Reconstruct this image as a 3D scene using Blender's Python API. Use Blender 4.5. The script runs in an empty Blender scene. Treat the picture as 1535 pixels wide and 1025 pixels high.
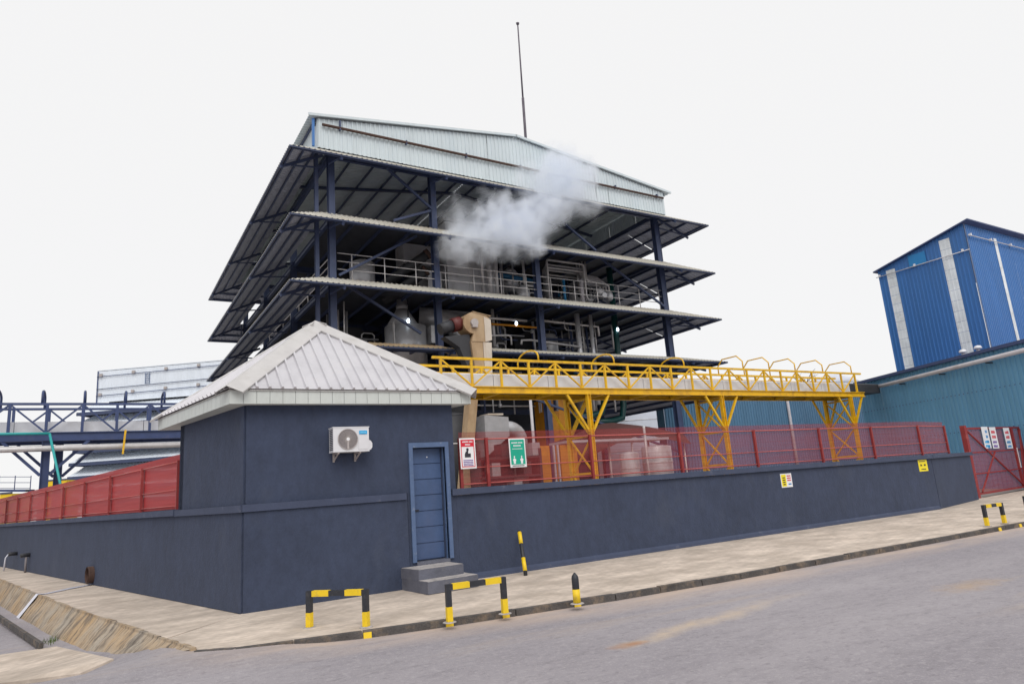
import bpy, math, random
from mathutils import Vector, Matrix
random.seed(7)
SC = bpy.context.scene
COL = SC.collection
R = math.radians

# ------------------------------------------------------------------ camera
# world: X runs along the front wall, Y away from the road, Z up, metres
CAM = Vector((0, 0, 1.6))
M = Matrix.Rotation(R(58.2 - 90), 3, 'Z') @ Matrix.Rotation(R(90 + 12.06), 3, 'X') @ Matrix.Rotation(R(-4.22), 3, 'Z')
cd = bpy.data.cameras.new('camera')
cam = bpy.data.objects.new('camera', cd)
COL.objects.link(cam)
cam.matrix_world = Matrix.Translation(CAM) @ M.to_4x4()
cd.sensor_width = 36
cd.lens = 1016 / 1535 * 36
cd.clip_end = 3000
cd.clip_start = 0.05
SC.camera = cam

# ------------------------------------------------------------------ sky and sun (overcast)
SUN_EL, SUN_AZ = R(46), R(199)          # azimuth clockwise from +Y
w = bpy.data.worlds.new('World')
SC.world = w
w.use_nodes = True
nt = w.node_tree
nt.nodes.clear()
sky = nt.nodes.new('ShaderNodeTexSky')
sky.sky_type = 'NISHITA'
sky.sun_disc = False
sky.sun_elevation = SUN_EL
sky.sun_rotation = SUN_AZ
bg1 = nt.nodes.new('ShaderNodeBackground')
bg1.inputs['Strength'].default_value = 0.06
nt.links.new(sky.outputs[0], bg1.inputs['Color'])
bg2 = nt.nodes.new('ShaderNodeBackground')      # the closed cloud layer, even all over
bg2.inputs['Color'].default_value = (0.972, 0.968, 0.968, 1)
bg2.inputs['Strength'].default_value = 1.0
mixb = nt.nodes.new('ShaderNodeMixShader')
mixb.inputs[0].default_value = 0.93
nt.links.new(bg1.outputs[0], mixb.inputs[1])
nt.links.new(bg2.outputs[0], mixb.inputs[2])
wo = nt.nodes.new('ShaderNodeOutputWorld')
nt.links.new(mixb.outputs[0], wo.inputs['Surface'])

sl = bpy.data.lights.new('sun', 'SUN')
sl.energy = 1.5
sl.angle = R(40)
sl.color = (1.0, 0.96, 0.91)
sun = bpy.data.objects.new('sun', sl)
COL.objects.link(sun)
sdir = Vector((math.sin(SUN_AZ) * math.cos(SUN_EL), math.cos(SUN_AZ) * math.cos(SUN_EL), math.sin(SUN_EL)))
sun.rotation_euler = (-sdir).to_track_quat('-Z', 'Y').to_euler()

SC.view_settings.view_transform = 'Standard'
SC.view_settings.look = 'None'
SC.view_settings.exposure = 0.0
SC.view_settings.gamma = 1.0
SC.view_settings.use_curve_mapping = False
SC.render.engine = 'CYCLES'
SC.cycles.use_denoising = True
SC.cycles.max_bounces = 14
SC.cycles.diffuse_bounces = 4
SC.cycles.volume_bounces = 12
SC.cycles.transparent_max_bounces = 12

# ------------------------------------------------------------------ survey helpers (pixel of the photo -> point on a real plane)
def ray(px, py):
    return M @ Vector(((px - 767.5) / 1016, -(py - 512.5) / 1016, -1))
def onz(px, py, z=0.0):
    d = ray(px, py); return CAM + d * ((z - CAM.z) / d.z)
def ony(px, py, y):
    d = ray(px, py); return CAM + d * ((y - CAM.y) / d.y)
def onx(px, py, x):
    d = ray(px, py); return CAM + d * ((x - CAM.x) / d.x)
def onpl(px, py, p, n):
    d = ray(px, py); return CAM + d * ((Vector(p) - CAM).dot(n) / d.dot(n))
def dep(px, py, t):
    return CAM + ray(px, py) * t

# ------------------------------------------------------------------ materials
MATS = {}
def lin(c):
    return tuple(((v / 255) / 12.92 if v / 255 <= .04045 else ((v / 255 + .055) / 1.055) ** 2.4) for v in c)
def mat(name, col, rough=.6, metal=0.0, var=.12, scale=3.0, bump=0.0, bscale=40.0, dirt=None, dirt_amt=0.0, dirt_scale=1.2, stretch=(1, 1, 1), spec=.5, fine=0.0, fscale=60.0):
    m = bpy.data.materials.new(name); m.use_nodes = True
    n = m.node_tree; b = n.nodes['Principled BSDF']
    b.inputs['Roughness'].default_value = rough
    b.inputs['Metallic'].default_value = metal
    b.inputs['Specular IOR Level'].default_value = spec
    tc = n.nodes.new('ShaderNodeTexCoord'); mp = n.nodes.new('ShaderNodeMapping')
    geo = n.nodes.new('ShaderNodeNewGeometry')
    n.links.new(geo.outputs['Position'], mp.inputs['Vector'])
    mp.inputs['Scale'].default_value = stretch
    ns = n.nodes.new('ShaderNodeTexNoise'); ns.inputs['Scale'].default_value = scale
    ns.inputs['Detail'].default_value = 6; ns.inputs['Roughness'].default_value = .65
    n.links.new(mp.outputs[0], ns.inputs['Vector'])
    mr = n.nodes.new('ShaderNodeMapRange')
    mr.inputs['From Min'].default_value = .3; mr.inputs['From Max'].default_value = .7
    mr.inputs['To Min'].default_value = 1 - var; mr.inputs['To Max'].default_value = 1 + var
    n.links.new(ns.outputs['Fac'], mr.inputs['Value'])
    cur = n.nodes.new('ShaderNodeVectorMath'); cur.operation = 'SCALE'
    cur.inputs[0].default_value = col
    n.links.new(mr.outputs[0], cur.inputs['Scale'])
    out = cur.outputs[0]
    if fine:
        n2 = n.nodes.new('ShaderNodeTexNoise'); n2.inputs['Scale'].default_value = fscale; n2.inputs['Detail'].default_value = 4
        n.links.new(mp.outputs[0], n2.inputs['Vector'])
        m2 = n.nodes.new('ShaderNodeMapRange')
        m2.inputs['From Min'].default_value = .3; m2.inputs['From Max'].default_value = .7
        m2.inputs['To Min'].default_value = 1 - fine; m2.inputs['To Max'].default_value = 1 + fine
        n.links.new(n2.outputs['Fac'], m2.inputs['Value'])
        c2 = n.nodes.new('ShaderNodeVectorMath'); c2.operation = 'SCALE'
        n.links.new(out, c2.inputs[0]); n.links.new(m2.outputs[0], c2.inputs['Scale']); out = c2.outputs[0]
    if dirt:
        n3 = n.nodes.new('ShaderNodeTexNoise'); n3.inputs['Scale'].default_value = dirt_scale
        n3.inputs['Detail'].default_value = 8; n3.inputs['Roughness'].default_value = .7
        n.links.new(mp.outputs[0], n3.inputs['Vector'])
        m3 = n.nodes.new('ShaderNodeMapRange')
        m3.inputs['From Min'].default_value = .62 - .3 * dirt_amt; m3.inputs['From Max'].default_value = .78 - .18 * dirt_amt
        m3.inputs['To Max'].default_value = min(1, .5 + dirt_amt * .5)
        n.links.new(n3.outputs['Fac'], m3.inputs['Value'])
        mx = n.nodes.new('ShaderNodeMix'); mx.data_type = 'RGBA'
        n.links.new(m3.outputs[0], mx.inputs[0]); n.links.new(out, mx.inputs[6]); mx.inputs[7].default_value = (*dirt, 1)
        out = mx.outputs[2]
    n.links.new(out, b.inputs['Base Color'])
    if bump:
        nb = n.nodes.new('ShaderNodeTexNoise'); nb.inputs['Scale'].default_value = bscale; nb.inputs['Detail'].default_value = 5
        n.links.new(mp.outputs[0], nb.inputs['Vector'])
        bp = n.nodes.new('ShaderNodeBump'); bp.inputs['Strength'].default_value = bump; bp.inputs['Distance'].default_value = .02
        n.links.new(nb.outputs['Fac'], bp.inputs['Height']); n.links.new(bp.outputs[0], b.inputs['Normal'])
    MATS[name] = m
    return m

mat('navy_render', (.037, .050, .092), .85, var=.14, scale=1.5, bump=.5, bscale=26, dirt=(.060, .072, .108), dirt_amt=.18, dirt_scale=.9, stretch=(1, 1, .55), fine=.10, fscale=9)
mat('navy_trim', (.048, .062, .112), .8, var=.12, scale=3, bump=.2, dirt=(.2, .2, .22), dirt_amt=.12, dirt_scale=3)
mat('door_blue', (.052, .094, .205), .5, var=.14, scale=4, dirt=(.07, .10, .20), dirt_amt=.3, dirt_scale=2.2, stretch=(1, 1, .6))
mat('frame_blue', (.08, .13, .25), .5, var=.1, scale=6, dirt=(.35, .38, .42), dirt_amt=.12, dirt_scale=9)
mat('concrete', (.57, .485, .41), .9, var=.26, scale=1.6, bump=.45, bscale=10, dirt=(.36, .30, .245), dirt_amt=.6, dirt_scale=1.1, fine=.14, fscale=9, stretch=(.8, 1.25, 1))
mat('kerb', (.075, .068, .066), .9, var=.35, scale=3, bump=.8, bscale=20, dirt=(.30, .22, .15), dirt_amt=.4, dirt_scale=3.5, fine=.2)
mat('step_concrete', (.12, .125, .16), .85, var=.2, scale=4, bump=.4, dirt=(.20, .19, .19), dirt_amt=.2, dirt_scale=3)
mat('tread', (.42, .39, .38), .9, var=.25, scale=5, bump=.4, dirt=(.14, .14, .15), dirt_amt=.4, dirt_scale=4)
mat('steel_navy', (.045, .064, .135), .5, var=.15, scale=3, dirt=(.09, .06, .05), dirt_amt=.18, dirt_scale=1.5)
mat('steel_blue', (.035, .058, .155), .5, var=.15, scale=3, dirt=(.10, .09, .11), dirt_amt=.2, dirt_scale=1.5)
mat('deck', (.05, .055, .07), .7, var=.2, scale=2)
mat('canopy_sheet', (.56, .54, .48), .55, var=.12, scale=1.2, dirt=(.42, .30, .17), dirt_amt=.28, dirt_scale=.45, stretch=(1, 1, 1))
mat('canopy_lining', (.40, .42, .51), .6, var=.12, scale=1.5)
mat('teal_shaded', (.10, .215, .34), .5, var=.09, scale=1.2, dirt=(.085, .18, .28), dirt_amt=.3, dirt_scale=.7, stretch=(1, 1, .15))  # darker copy of the shed teal: the wing wall's shade is in the colour
mat('rusty_sheet', (.42, .33, .21), .7, var=.2, scale=1.2, dirt=(.26, .12, .05), dirt_amt=.5, dirt_scale=.8)
mat('cladding_grey', (.60, .67, .705), .5, var=.06, scale=2, dirt=(.56, .64, .70), dirt_amt=.35, dirt_scale=.8, stretch=(1, 1, .15))
mat('fascia', (.56, .59, .57), .5, var=.06, scale=6, dirt=(.33, .34, .31), dirt_amt=.2, dirt_scale=3, stretch=(1, 1, .3))
mat('roof_white', (.565, .555, .585), .4, metal=.15, var=.10, scale=2.2, dirt=(.52, .50, .49), dirt_amt=.2, dirt_scale=2.2)
mat('roof_cap', (.53, .515, .51), .45, metal=.1, var=.08, scale=4, dirt=(.42, .40, .37), dirt_amt=.3, dirt_scale=2.5)
mat('yellow_steel', (.78, .455, .004), .45, var=.1, scale=4, dirt=(.40, .19, .03), dirt_amt=.42, dirt_scale=2.6)
mat('yellow_paint', (.82, .56, .012), .5, var=.08, scale=8, dirt=(.35, .25, .08), dirt_amt=.25, dirt_scale=9)
mat('black_paint', (.022, .024, .032), .5, var=.2, scale=8, dirt=(.10, .09, .09), dirt_amt=.2, dirt_scale=9)
mat('trough', (.66, .67, .71), .5, var=.06, scale=3, dirt=(.50, .48, .47), dirt_amt=.2, dirt_scale=1.2)
mat('rail_red', (.46, .10, .09), .5, var=.1)
mat('red_steel', (.25, .022, .022), .5, var=.15, scale=4, dirt=(.40, .15, .12), dirt_amt=.2, dirt_scale=4)
mat('ground', (.22, .19, .15), .95, var=.2, scale=.3)
mat('yard', (.36, .33, .31), .95, var=.2, scale=.5, bump=.3)
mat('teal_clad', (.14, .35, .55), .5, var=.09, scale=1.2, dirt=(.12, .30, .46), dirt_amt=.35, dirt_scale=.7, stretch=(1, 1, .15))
mat('blue_clad', (.044, .165, .44), .45, var=.08, scale=1.2, dirt=(.05, .15, .36), dirt_amt=.3, dirt_scale=.7, stretch=(1, 1, .15))
mat('skylight', (.76, .80, .83), .4, var=.16, scale=.9, dirt=(.40, .38, .33), dirt_amt=.3, dirt_scale=1)
mat('gutter_blue', (.06, .085, .19), .5, var=.1)
mat('pipe_white', (.52, .50, .53), .45, var=.08, scale=2, dirt=(.35, .3, .3), dirt_amt=.3)
mat('white_plastic', (.68, .68, .71), .4, var=.04, scale=5, dirt=(.5, .48, .46), dirt_amt=.15, dirt_scale=4)
mat('white_print', (.78, .78, .80), .4, var=.02)
mat('red_print', (.62, .01, .03), .4, var=.03)
mat('green_print', (.0, .36, .24), .4, var=.06, scale=6)
mat('blue_print', (.02, .22, .52), .4, var=.05)
mat('cyan_print', (.0, .36, .72), .4, var=.03)
mat('cyan_light', (.25, .62, .85), .4, var=.03)
mat('violet_print', (.16, .07, .34), .4, var=.05)
mat('dark_print', (.02, .02, .03), .5, var=.05)
mat('yellow_print', (.85, .70, .0), .4, var=.04)
mat('grille_grey', (.20, .18, .19), .5, var=.05)
mat('bracket_grey', (.42, .38, .37), .6, var=.15, scale=10)
mat('stainless', (.66, .66, .68), .38, metal=.35, var=.12, scale=2, dirt=(.35, .33, .32), dirt_amt=.35, dirt_scale=1.5)
mat('pipe_steel', (.62, .60, .60), .4, metal=.25, var=.15, scale=3)
mat('duct_grey', (.42, .42, .44), .5, metal=.3, var=.15, scale=1.5, dirt=(.24, .2, .17), dirt_amt=.4, dirt_scale=1)
mat('silo_grey', (.60, .60, .62), .45, metal=.1, var=.1, scale=1.5, dirt=(.30, .28, .27), dirt_amt=.4, dirt_scale=1)
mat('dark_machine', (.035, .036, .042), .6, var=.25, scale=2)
mat('beige_paint', (.46, .33, .20), .55, var=.12, scale=2, dirt=(.27, .16, .08), dirt_amt=.6, dirt_scale=1.3, stretch=(1, 1, .35))
mat('beige_light', (.60, .53, .45), .5, var=.1, scale=2, dirt=(.40, .28, .17), dirt_amt=.45, dirt_scale=1.4, stretch=(1, 1, .35))
mat('rust', (.075, .04, .03), .8, var=.3, scale=4)
mat('motor_red', (.11, .02, .018), .5, var=.15)
mat('teal_pipe', (.004, .055, .055), .4, var=.12)
mat('teal_bright', (.03, .36, .36), .5, var=.1)
mat('blue_pipe', (.02, .15, .32), .4, var=.12)
mat('orange_panel', (.62, .25, .012), .5, var=.12, scale=2, dirt=(.36, .13, .02), dirt_amt=.35, dirt_scale=1.2)
mat('awning_red', (.085, .03, .027), .8, var=.12)
mat('tank_pale', (.55, .58, .66), .5, var=.08, scale=1.5)
mat('grey_clad', (.76, .82, .90), .5, var=.05, scale=1, dirt=(.66, .72, .80), dirt_amt=.35, dirt_scale=.6, stretch=(1, 1, .2))
mat('mast', (.10, .085, .11), .6, var=.2)
mat('twig', (.16, .13, .13), .9, var=.2)

def road_material():
    m = bpy.data.materials.new('asphalt'); m.use_nodes = True
    n = m.node_tree; b = n.nodes['Principled BSDF']; L = n.links
    b.inputs['Roughness'].default_value = .85
    g = n.nodes.new('ShaderNodeNewGeometry')
    def noise(scale, det=5, st=(1, 1, 1), rough=.6, dist=0):
        mp = n.nodes.new('ShaderNodeMapping'); mp.inputs['Scale'].default_value = st
        L.new(g.outputs['Position'], mp.inputs['Vector'])
        t = n.nodes.new('ShaderNodeTexNoise'); t.inputs['Scale'].default_value = scale; t.inputs['Detail'].default_value = det
        t.inputs['Roughness'].default_value = rough; t.inputs['Distortion'].default_value = dist
        L.new(mp.outputs[0], t.inputs['Vector']); return t.outputs['Fac']
    def rng(v, a, c, lo=0, hi=1):
        r = n.nodes.new('ShaderNodeMapRange'); r.inputs['From Min'].default_value = a; r.inputs['From Max'].default_value = c
        r.inputs['To Min'].default_value = lo; r.inputs['To Max'].default_value = hi; L.new(v, r.inputs['Value']); return r.outputs[0]
    def mix(f, a, c):
        x = n.nodes.new('ShaderNodeMix'); x.data_type = 'RGBA'
        L.new(f, x.inputs[0])
        for i, v in ((6, a), (7, c)):
            if isinstance(v, tuple): x.inputs[i].default_value = (*v, 1)
            else: L.new(v, x.inputs[i])
        return x.outputs[2]
    def mul(a, c):
        x = n.nodes.new('ShaderNodeMath'); x.operation = 'MULTIPLY'; L.new(a, x.inputs[0])
        if isinstance(c, float): x.inputs[1].default_value = c
        else: L.new(c, x.inputs[1])
        return x.outputs[0]
    base = mix(rng(noise(.35, 6, (.5, 1.4, 1)), .35, .65), (.265, .245, .268), (.345, .32, .34))
    base = mix(rng(noise(3.5, 6, (.6, 1.6, 1)), .5, .75, 0, .45), base, (.19, .175, .19))
    base = mix(rng(noise(11, 5), .52, .68, 0, .38), base, (.42, .39, .41))
    base = mix(rng(noise(14, 5, (.7, 1.3, 1)), .54, .70, 0, .42), base, (.15, .135, .15))
    base = mix(rng(noise(2.1, 8, (.35, 1.5, 1), .7, .8), .62, .70, 0, .4), base, (.13, .12, .13))
    base = mix(rng(noise(30, 3), .56, .70, 0, .55), base, (.44, .41, .42))
    base = mix(rng(noise(55, 3), .58, .72, 0, .6), base, (.38, .35, .355))
    base = mix(rng(noise(70, 3), .62, .75, 0, .6), base, (.14, .13, .14))
    # brown dust along the kerb and in drifts
    sp = n.nodes.new('ShaderNodeSeparateXYZ'); L.new(g.outputs['Position'], sp.inputs[0])
    def lin_(v, a, c):
        x = n.nodes.new('ShaderNodeMath'); x.operation = 'MULTIPLY_ADD'; x.inputs[1].default_value = a; x.inputs[2].default_value = c; L.new(v, x.inputs[0]); return x.outputs[0]
    mxk = n.nodes.new('ShaderNodeMath'); mxk.operation = 'MAXIMUM'; L.new(lin_(sp.outputs['X'], -.18, 9.35), mxk.inputs[0]); L.new(lin_(sp.outputs['X'], -.028, 8.27), mxk.inputs[1])
    sb = n.nodes.new('ShaderNodeMath'); sb.operation = 'SUBTRACT'; L.new(sp.outputs['Y'], sb.inputs[0]); L.new(mxk.outputs[0], sb.inputs[1])
    near = mul(rng(sb.outputs[0], -1.0, -.12), rng(sp.outputs['X'], .6, 2.4))
    dust = mul(near, rng(noise(1.3, 7, (.35, 1.6, 1), .65), .28, .6))
    base = mix(mul(dust, .85), base, (.56, .43, .34))
    far = rng(noise(.55, 7, (.25, 1.5, 1), .6, .4), .57, .72, 0, .42)
    base = mix(far, base, (.46, .36, .27))
    # a spill of red earth lying on the carriageway
    q0, q1 = onz(935, 968, -.1), onz(1215, 882, -.1); dq = (q1 - q0).normalized()
    vm = n.nodes.new('ShaderNodeVectorMath'); vm.operation = 'SUBTRACT'; vm.inputs[1].default_value = q0; L.new(g.outputs['Position'], vm.inputs[0])
    d1 = n.nodes.new('ShaderNodeVectorMath'); d1.operation = 'DOT_PRODUCT'; d1.inputs[1].default_value = dq; L.new(vm.outputs[0], d1.inputs[0])
    d2 = n.nodes.new('ShaderNodeVectorMath'); d2.operation = 'DOT_PRODUCT'; d2.inputs[1].default_value = (-dq.y, dq.x, 0); L.new(vm.outputs[0], d2.inputs[0])
    wob = lin_(noise(1.1, 4), .5, -.25); ad0 = n.nodes.new('ShaderNodeMath'); ad0.operation = 'ADD'; L.new(d2.outputs['Value'], ad0.inputs[0]); L.new(wob, ad0.inputs[1])
    ab = n.nodes.new('ShaderNodeMath'); ab.operation = 'ABSOLUTE'; L.new(ad0.outputs[0], ab.inputs[0])
    band = mul(mul(rng(ab.outputs[0], .20, .02), rng(d1.outputs['Value'], (q1 - q0).length, (q1 - q0).length * .4)), rng(d1.outputs['Value'], -.2, .2))
    base = mix(mul(mul(band, rng(noise(4, 6), .3, .6, .3, 1)), .7), base, (.56, .44, .32))
    for c, rad, col, amt in ((onz(945, 965, -.1), .2, (.36, .18, .09), .85), (onz(1455, 877, -.1), .5, (.47, .32, .18), .5)):
        vm = n.nodes.new('ShaderNodeVectorMath'); vm.operation = 'SUBTRACT'; vm.inputs[1].default_value = c; L.new(g.outputs['Position'], vm.inputs[0])
        vs_ = n.nodes.new('ShaderNodeVectorMath'); vs_.operation = 'MULTIPLY'; vs_.inputs[1].default_value = (.6, 1.5, 0); L.new(vm.outputs[0], vs_.inputs[0])
        ln = n.nodes.new('ShaderNodeVectorMath'); ln.operation = 'LENGTH'; L.new(vs_.outputs[0], ln.inputs[0])
        ad = n.nodes.new('ShaderNodeMath'); ad.operation = 'MULTIPLY_ADD'; ad.inputs[1].default_value = rad * 1.6; L.new(noise(5, 6), ad.inputs[0]); L.new(ln.outputs['Value'], ad.inputs[2])
        base = mix(rng(ad.outputs[0], rad * 1.8, rad * .8, 0, amt), base, col)
    L.new(base, b.inputs['Base Color'])
    bp = n.nodes.new('ShaderNodeBump'); bp.inputs['Strength'].default_value = .6; bp.inputs['Distance'].default_value = .014
    L.new(noise(60, 4), bp.inputs['Height']); L.new(bp.outputs[0], b.inputs['Normal'])
    MATS['asphalt'] = m
road_material()

def slope_material():
    m = bpy.data.materials.new('slope_concrete'); m.use_nodes = True
    n = m.node_tree; b = n.nodes['Principled BSDF']; L = n.links; b.inputs['Roughness'].default_value = .92
    g = n.nodes.new('ShaderNodeNewGeometry')
    def noise(scale, st, det=8, rough=.65):
        mp = n.nodes.new('ShaderNodeMapping'); mp.inputs['Scale'].default_value = st; mp.inputs['Rotation'].default_value = (0, 0, .2)
        L.new(g.outputs['Position'], mp.inputs['Vector'])
        t = n.nodes.new('ShaderNodeTexNoise'); t.inputs['Scale'].default_value = scale; t.inputs['Detail'].default_value = det; t.inputs['Roughness'].default_value = rough
        L.new(mp.outputs[0], t.inputs['Vector']); return t.outputs['Fac']
    def mix(f, lo, hi, a, c, amt=1.0):
        r = n.nodes.new('ShaderNodeMapRange'); r.inputs['From Min'].default_value = lo; r.inputs['From Max'].default_value = hi; r.inputs['To Max'].default_value = amt; L.new(f, r.inputs['Value'])
        x = n.nodes.new('ShaderNodeMix'); x.data_type = 'RGBA'; L.new(r.outputs[0], x.inputs[0])
        for i, v in ((6, a), (7, c)):
            if isinstance(v, tuple): x.inputs[i].default_value = (*v, 1)
            else: L.new(v, x.inputs[i])
        return x.outputs[2]
    c = mix(noise(.9, (1, 1, 1)), .38, .62, (.44, .30, .165), (.38, .33, .27))
    c = mix(noise(3.2, (.6, 1.6, .5)), .50, .62, c, (.13, .105, .085), .8)
    c = mix(noise(7, (.4, 2.2, .4)), .53, .62, c, (.07, .06, .052), .75)
    c = mix(noise(6, (.5, 2.0, .5)), .60, .68, c, (.58, .49, .38), .6)
    c = mix(noise(28, (1, 1, 1), 4), .5, .7, c, (.2, .16, .12), .4)
    L.new(c, b.inputs['Base Color'])
    bp = n.nodes.new('ShaderNodeBump'); bp.inputs['Strength'].default_value = .4; bp.inputs['Distance'].default_value = .02
    L.new(noise(14, (1, 1, 1), 5), bp.inputs['Height']); L.new(bp.outputs[0], b.inputs['Normal'])
    MATS['slope_concrete'] = m
slope_material()

def mesh_material(name, ramp, col):
    # fine red wire screen: denser the more obliquely one looks along it
    m = bpy.data.materials.new(name); m.use_nodes = True
    n = m.node_tree; b = n.nodes['Principled BSDF']; L = n.links
    b.inputs['Base Color'].default_value = (*col, 1); b.inputs['Roughness'].default_value = .6
    lw = n.nodes.new('ShaderNodeLayerWeight'); lw.inputs['Blend'].default_value = .5
    cr = n.nodes.new('ShaderNodeValToRGB')
    e = cr.color_ramp.elements
    e[0].position = .05; e[0].color = (ramp[0],) * 3 + (1,)
    e[1].position = .92; e[1].color = (ramp[-1],) * 3 + (1,)
    for p, v in zip((.30, .60, .72), ramp[1:4]):
        q = e.new(p); q.color = (v, v, v, 1)
    L.new(lw.outputs['Facing'], cr.inputs[0])
    g = n.nodes.new('ShaderNodeNewGeometry'); mp = n.nodes.new('ShaderNodeMapping'); mp.inputs['Scale'].default_value = (.6, .6, 26)
    L.new(g.outputs['Position'], mp.inputs['Vector'])
    ns = n.nodes.new('ShaderNodeTexNoise'); ns.inputs['Scale'].default_value = 1.0; ns.inputs['Detail'].default_value = 3
    L.new(mp.outputs[0], ns.inputs['Vector'])
    mr = n.nodes.new('ShaderNodeMapRange'); mr.inputs['From Min'].default_value = .3; mr.inputs['From Max'].default_value = .7
    mr.inputs['To Min'].default_value = -.10; mr.inputs['To Max'].default_value = .10
    L.new(ns.outputs['Fac'], mr.inputs['Value'])
    ad = n.nodes.new('ShaderNodeMath'); ad.operation = 'ADD'; ad.use_clamp = True
    L.new(cr.outputs[0], ad.inputs[0]); L.new(mr.outputs[0], ad.inputs[1])
    tr = n.nodes.new('ShaderNodeBsdfTransparent'); tr.inputs[0].default_value = (1, 1, 1, 1)
    mx = n.nodes.new('ShaderNodeMixShader')
    L.new(ad.outputs[0], mx.inputs[0]); L.new(tr.outputs[0], mx.inputs[1]); L.new(b.outputs[0], mx.inputs[2])
    L.new(mx.outputs[0], n.nodes['Material Output'].inputs['Surface'])
    MATS[name] = m
mesh_material('red_screen', (.41, .42, .48, .54, .9), (.31, .034, .038))
mesh_material('red_screen_dense', (.5, .65, .85, .96, .992), (.42, .036, .038))
def emit_material(name, col, st):
    m = bpy.data.materials.new(name); m.use_nodes = True
    b = m.node_tree.nodes['Principled BSDF']
    b.inputs['Emission Color'].default_value = (*col, 1); b.inputs['Emission Strength'].default_value = st
    MATS[name] = m
emit_material('lamp_glow', (.75, .88, 1), 5)
def water_material():
    m = bpy.data.materials.new('water_film'); m.use_nodes = True
    b = m.node_tree.nodes['Principled BSDF']
    b.inputs['Base Color'].default_value = (.62, .62, .70, 1); b.inputs['Roughness'].default_value = .3
    MATS['water_film'] = m
water_material()

# ------------------------------------------------------------------ mesh building
class MB:
    def __init__(s): s.v = []; s.f = []; s.sm = []
    def add(s, vs, fs, smooth=False):
        k = len(s.v); s.v += [Vector(v) for v in vs]
        s.f += [[i + k for i in f] for f in fs]; s.sm += [smooth] * len(fs); return s
    def hexa(s, p):     # 8 corners: bottom ring 0-3, top ring 4-7
        return s.add(p, [(3, 2, 1, 0), (4, 5, 6, 7), (0, 1, 5, 4), (1, 2, 6, 5), (2, 3, 7, 6), (3, 0, 4, 7)])
    def box(s, a, b):
        x0, y0, z0 = a; x1, y1, z1 = b
        return s.hexa([(x0, y0, z0), (x1, y0, z0), (x1, y1, z0), (x0, y1, z0), (x0, y0, z1), (x1, y0, z1), (x1, y1, z1), (x0, y1, z1)])
    def beam(s, a, b, w, h=None, up=(0, 0, 1)):
        a = Vector(a); b = Vector(b); h = w if h is None else h
        d = (b - a).normalized(); u = Vector(up)
        if abs(d.dot(u)) > .98: u = Vector((0, 1, 0))
        x = d.cross(u).normalized() * (w / 2); y = x.cross(d).normalized() * (h / 2)
        return s.hexa([a - x - y, a + x - y, a + x + y, a - x + y, b - x - y, b + x - y, b + x + y, b - x + y])
    def ibeam(s, a, b, w, h, t=.03, up=(0, 0, 1)):
        a = Vector(a); b = Vector(b); d = (b - a).normalized(); u = Vector(up)
        if abs(d.dot(u)) > .98: u = Vector((0, 1, 0))
        x = d.cross(u).normalized(); y = x.cross(d).normalized()
        for o in (-1, 1):
            s.beam(a + y * o * (h / 2 - t / 2), b + y * o * (h / 2 - t / 2), w, t, u)
        s.beam(a, b, t * .8, h - 2 * t, u); return s
    def tube(s, pts, r, n=8, closed=False, cap=True):
        pts = [Vector(p) for p in pts]; N = len(pts); k = len(s.v); prev = None
        for i, p in enumerate(pts):
            if i == 0: d = pts[1] - p
            elif i == N - 1: d = p - pts[i - 1]
            else: d = (pts[i + 1] - p).normalized() + (p - pts[i - 1]).normalized()
            d.normalize()
            if prev is None:
                ref = Vector((0, 0, 1)) if abs(d.z) < .9 else Vector((1, 0, 0))
                x = d.cross(ref).normalized()
            else:
                x = (prev - d * prev.dot(d)).normalized()
            prev = x; y = d.cross(x)
            rr = r[i] if isinstance(r, (list, tuple)) else r
            for j in range(n):
                t = 2 * math.pi * j / n
                s.v.append(p + x * math.cos(t) * rr + y * math.sin(t) * rr)
        for i in range(N - 1):
            for j in range(n):
                a = k + i * n + j; b = k + i * n + (j + 1) % n
                s.f.append([a, b, b + n, a + n]); s.sm.append(True)
        if cap:
            s.f.append([k + j for j in range(n)][::-1]); s.sm.append(False)
            s.f.append([k + (N - 1) * n + j for j in range(n)]); s.sm.append(False)
        return s
    def cyl(s, a, b, r0, r1=None, n=20):
        return s.tube([a, b], [r0, r0 if r1 is None else r1], n)
    def lathe(s, c, prof, n=28):
        return s.tube([Vector(c) + Vector((0, 0, z)) for r, z in prof], [max(r, .002) for r, z in prof], n)
    def sphere(s, c, r, n=10):
        prof = [(r * math.sin(math.pi * i / 8), -r * math.cos(math.pi * i / 8)) for i in range(9)]
        return s.lathe(c, prof, n)
    def prism(s, poly, off):
        k = len(poly); p = [Vector(q) for q in poly]; o = Vector(off)
        fs = [list(range(k))[::-1], [i + k for i in range(k)]] + [[i, (i + 1) % k, (i + 1) % k + k, i + k] for i in range(k)]
        return s.add(p + [q + o for q in p], fs)
    def build(s, name, m, parent=None):
        if not s.f: return None
        o0 = ORG.get(parent.name, Vector()) if parent else Vector()
        if parent is None:
            xs = [v.x for v in s.v]; ys = [v.y for v in s.v]; zs = [v.z for v in s.v]
            o0 = Vector(((min(xs) + max(xs)) / 2, (min(ys) + max(ys)) / 2, min(zs)))
        me = bpy.data.meshes.new(name)
        me.from_pydata([v - o0 for v in s.v], [], s.f)
        me.polygons.foreach_set('use_smooth', s.sm)
        me.materials.append(MATS[m]); me.update()
        o = bpy.data.objects.new(name, me); COL.objects.link(o)
        if name in ('lettering', 'small_print'): o['kind'] = 'stuff'
        if parent: o.parent = parent
        else: o.location = o0
        ORG[o.name] = o0
        return o
ORG = {}
def tag(o, label=None, cat=None, group=None, kind=None):
    for k, v in (('label', label), ('category', cat), ('group', group), ('kind', kind)):
        if v: o[k] = v
    return o
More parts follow.
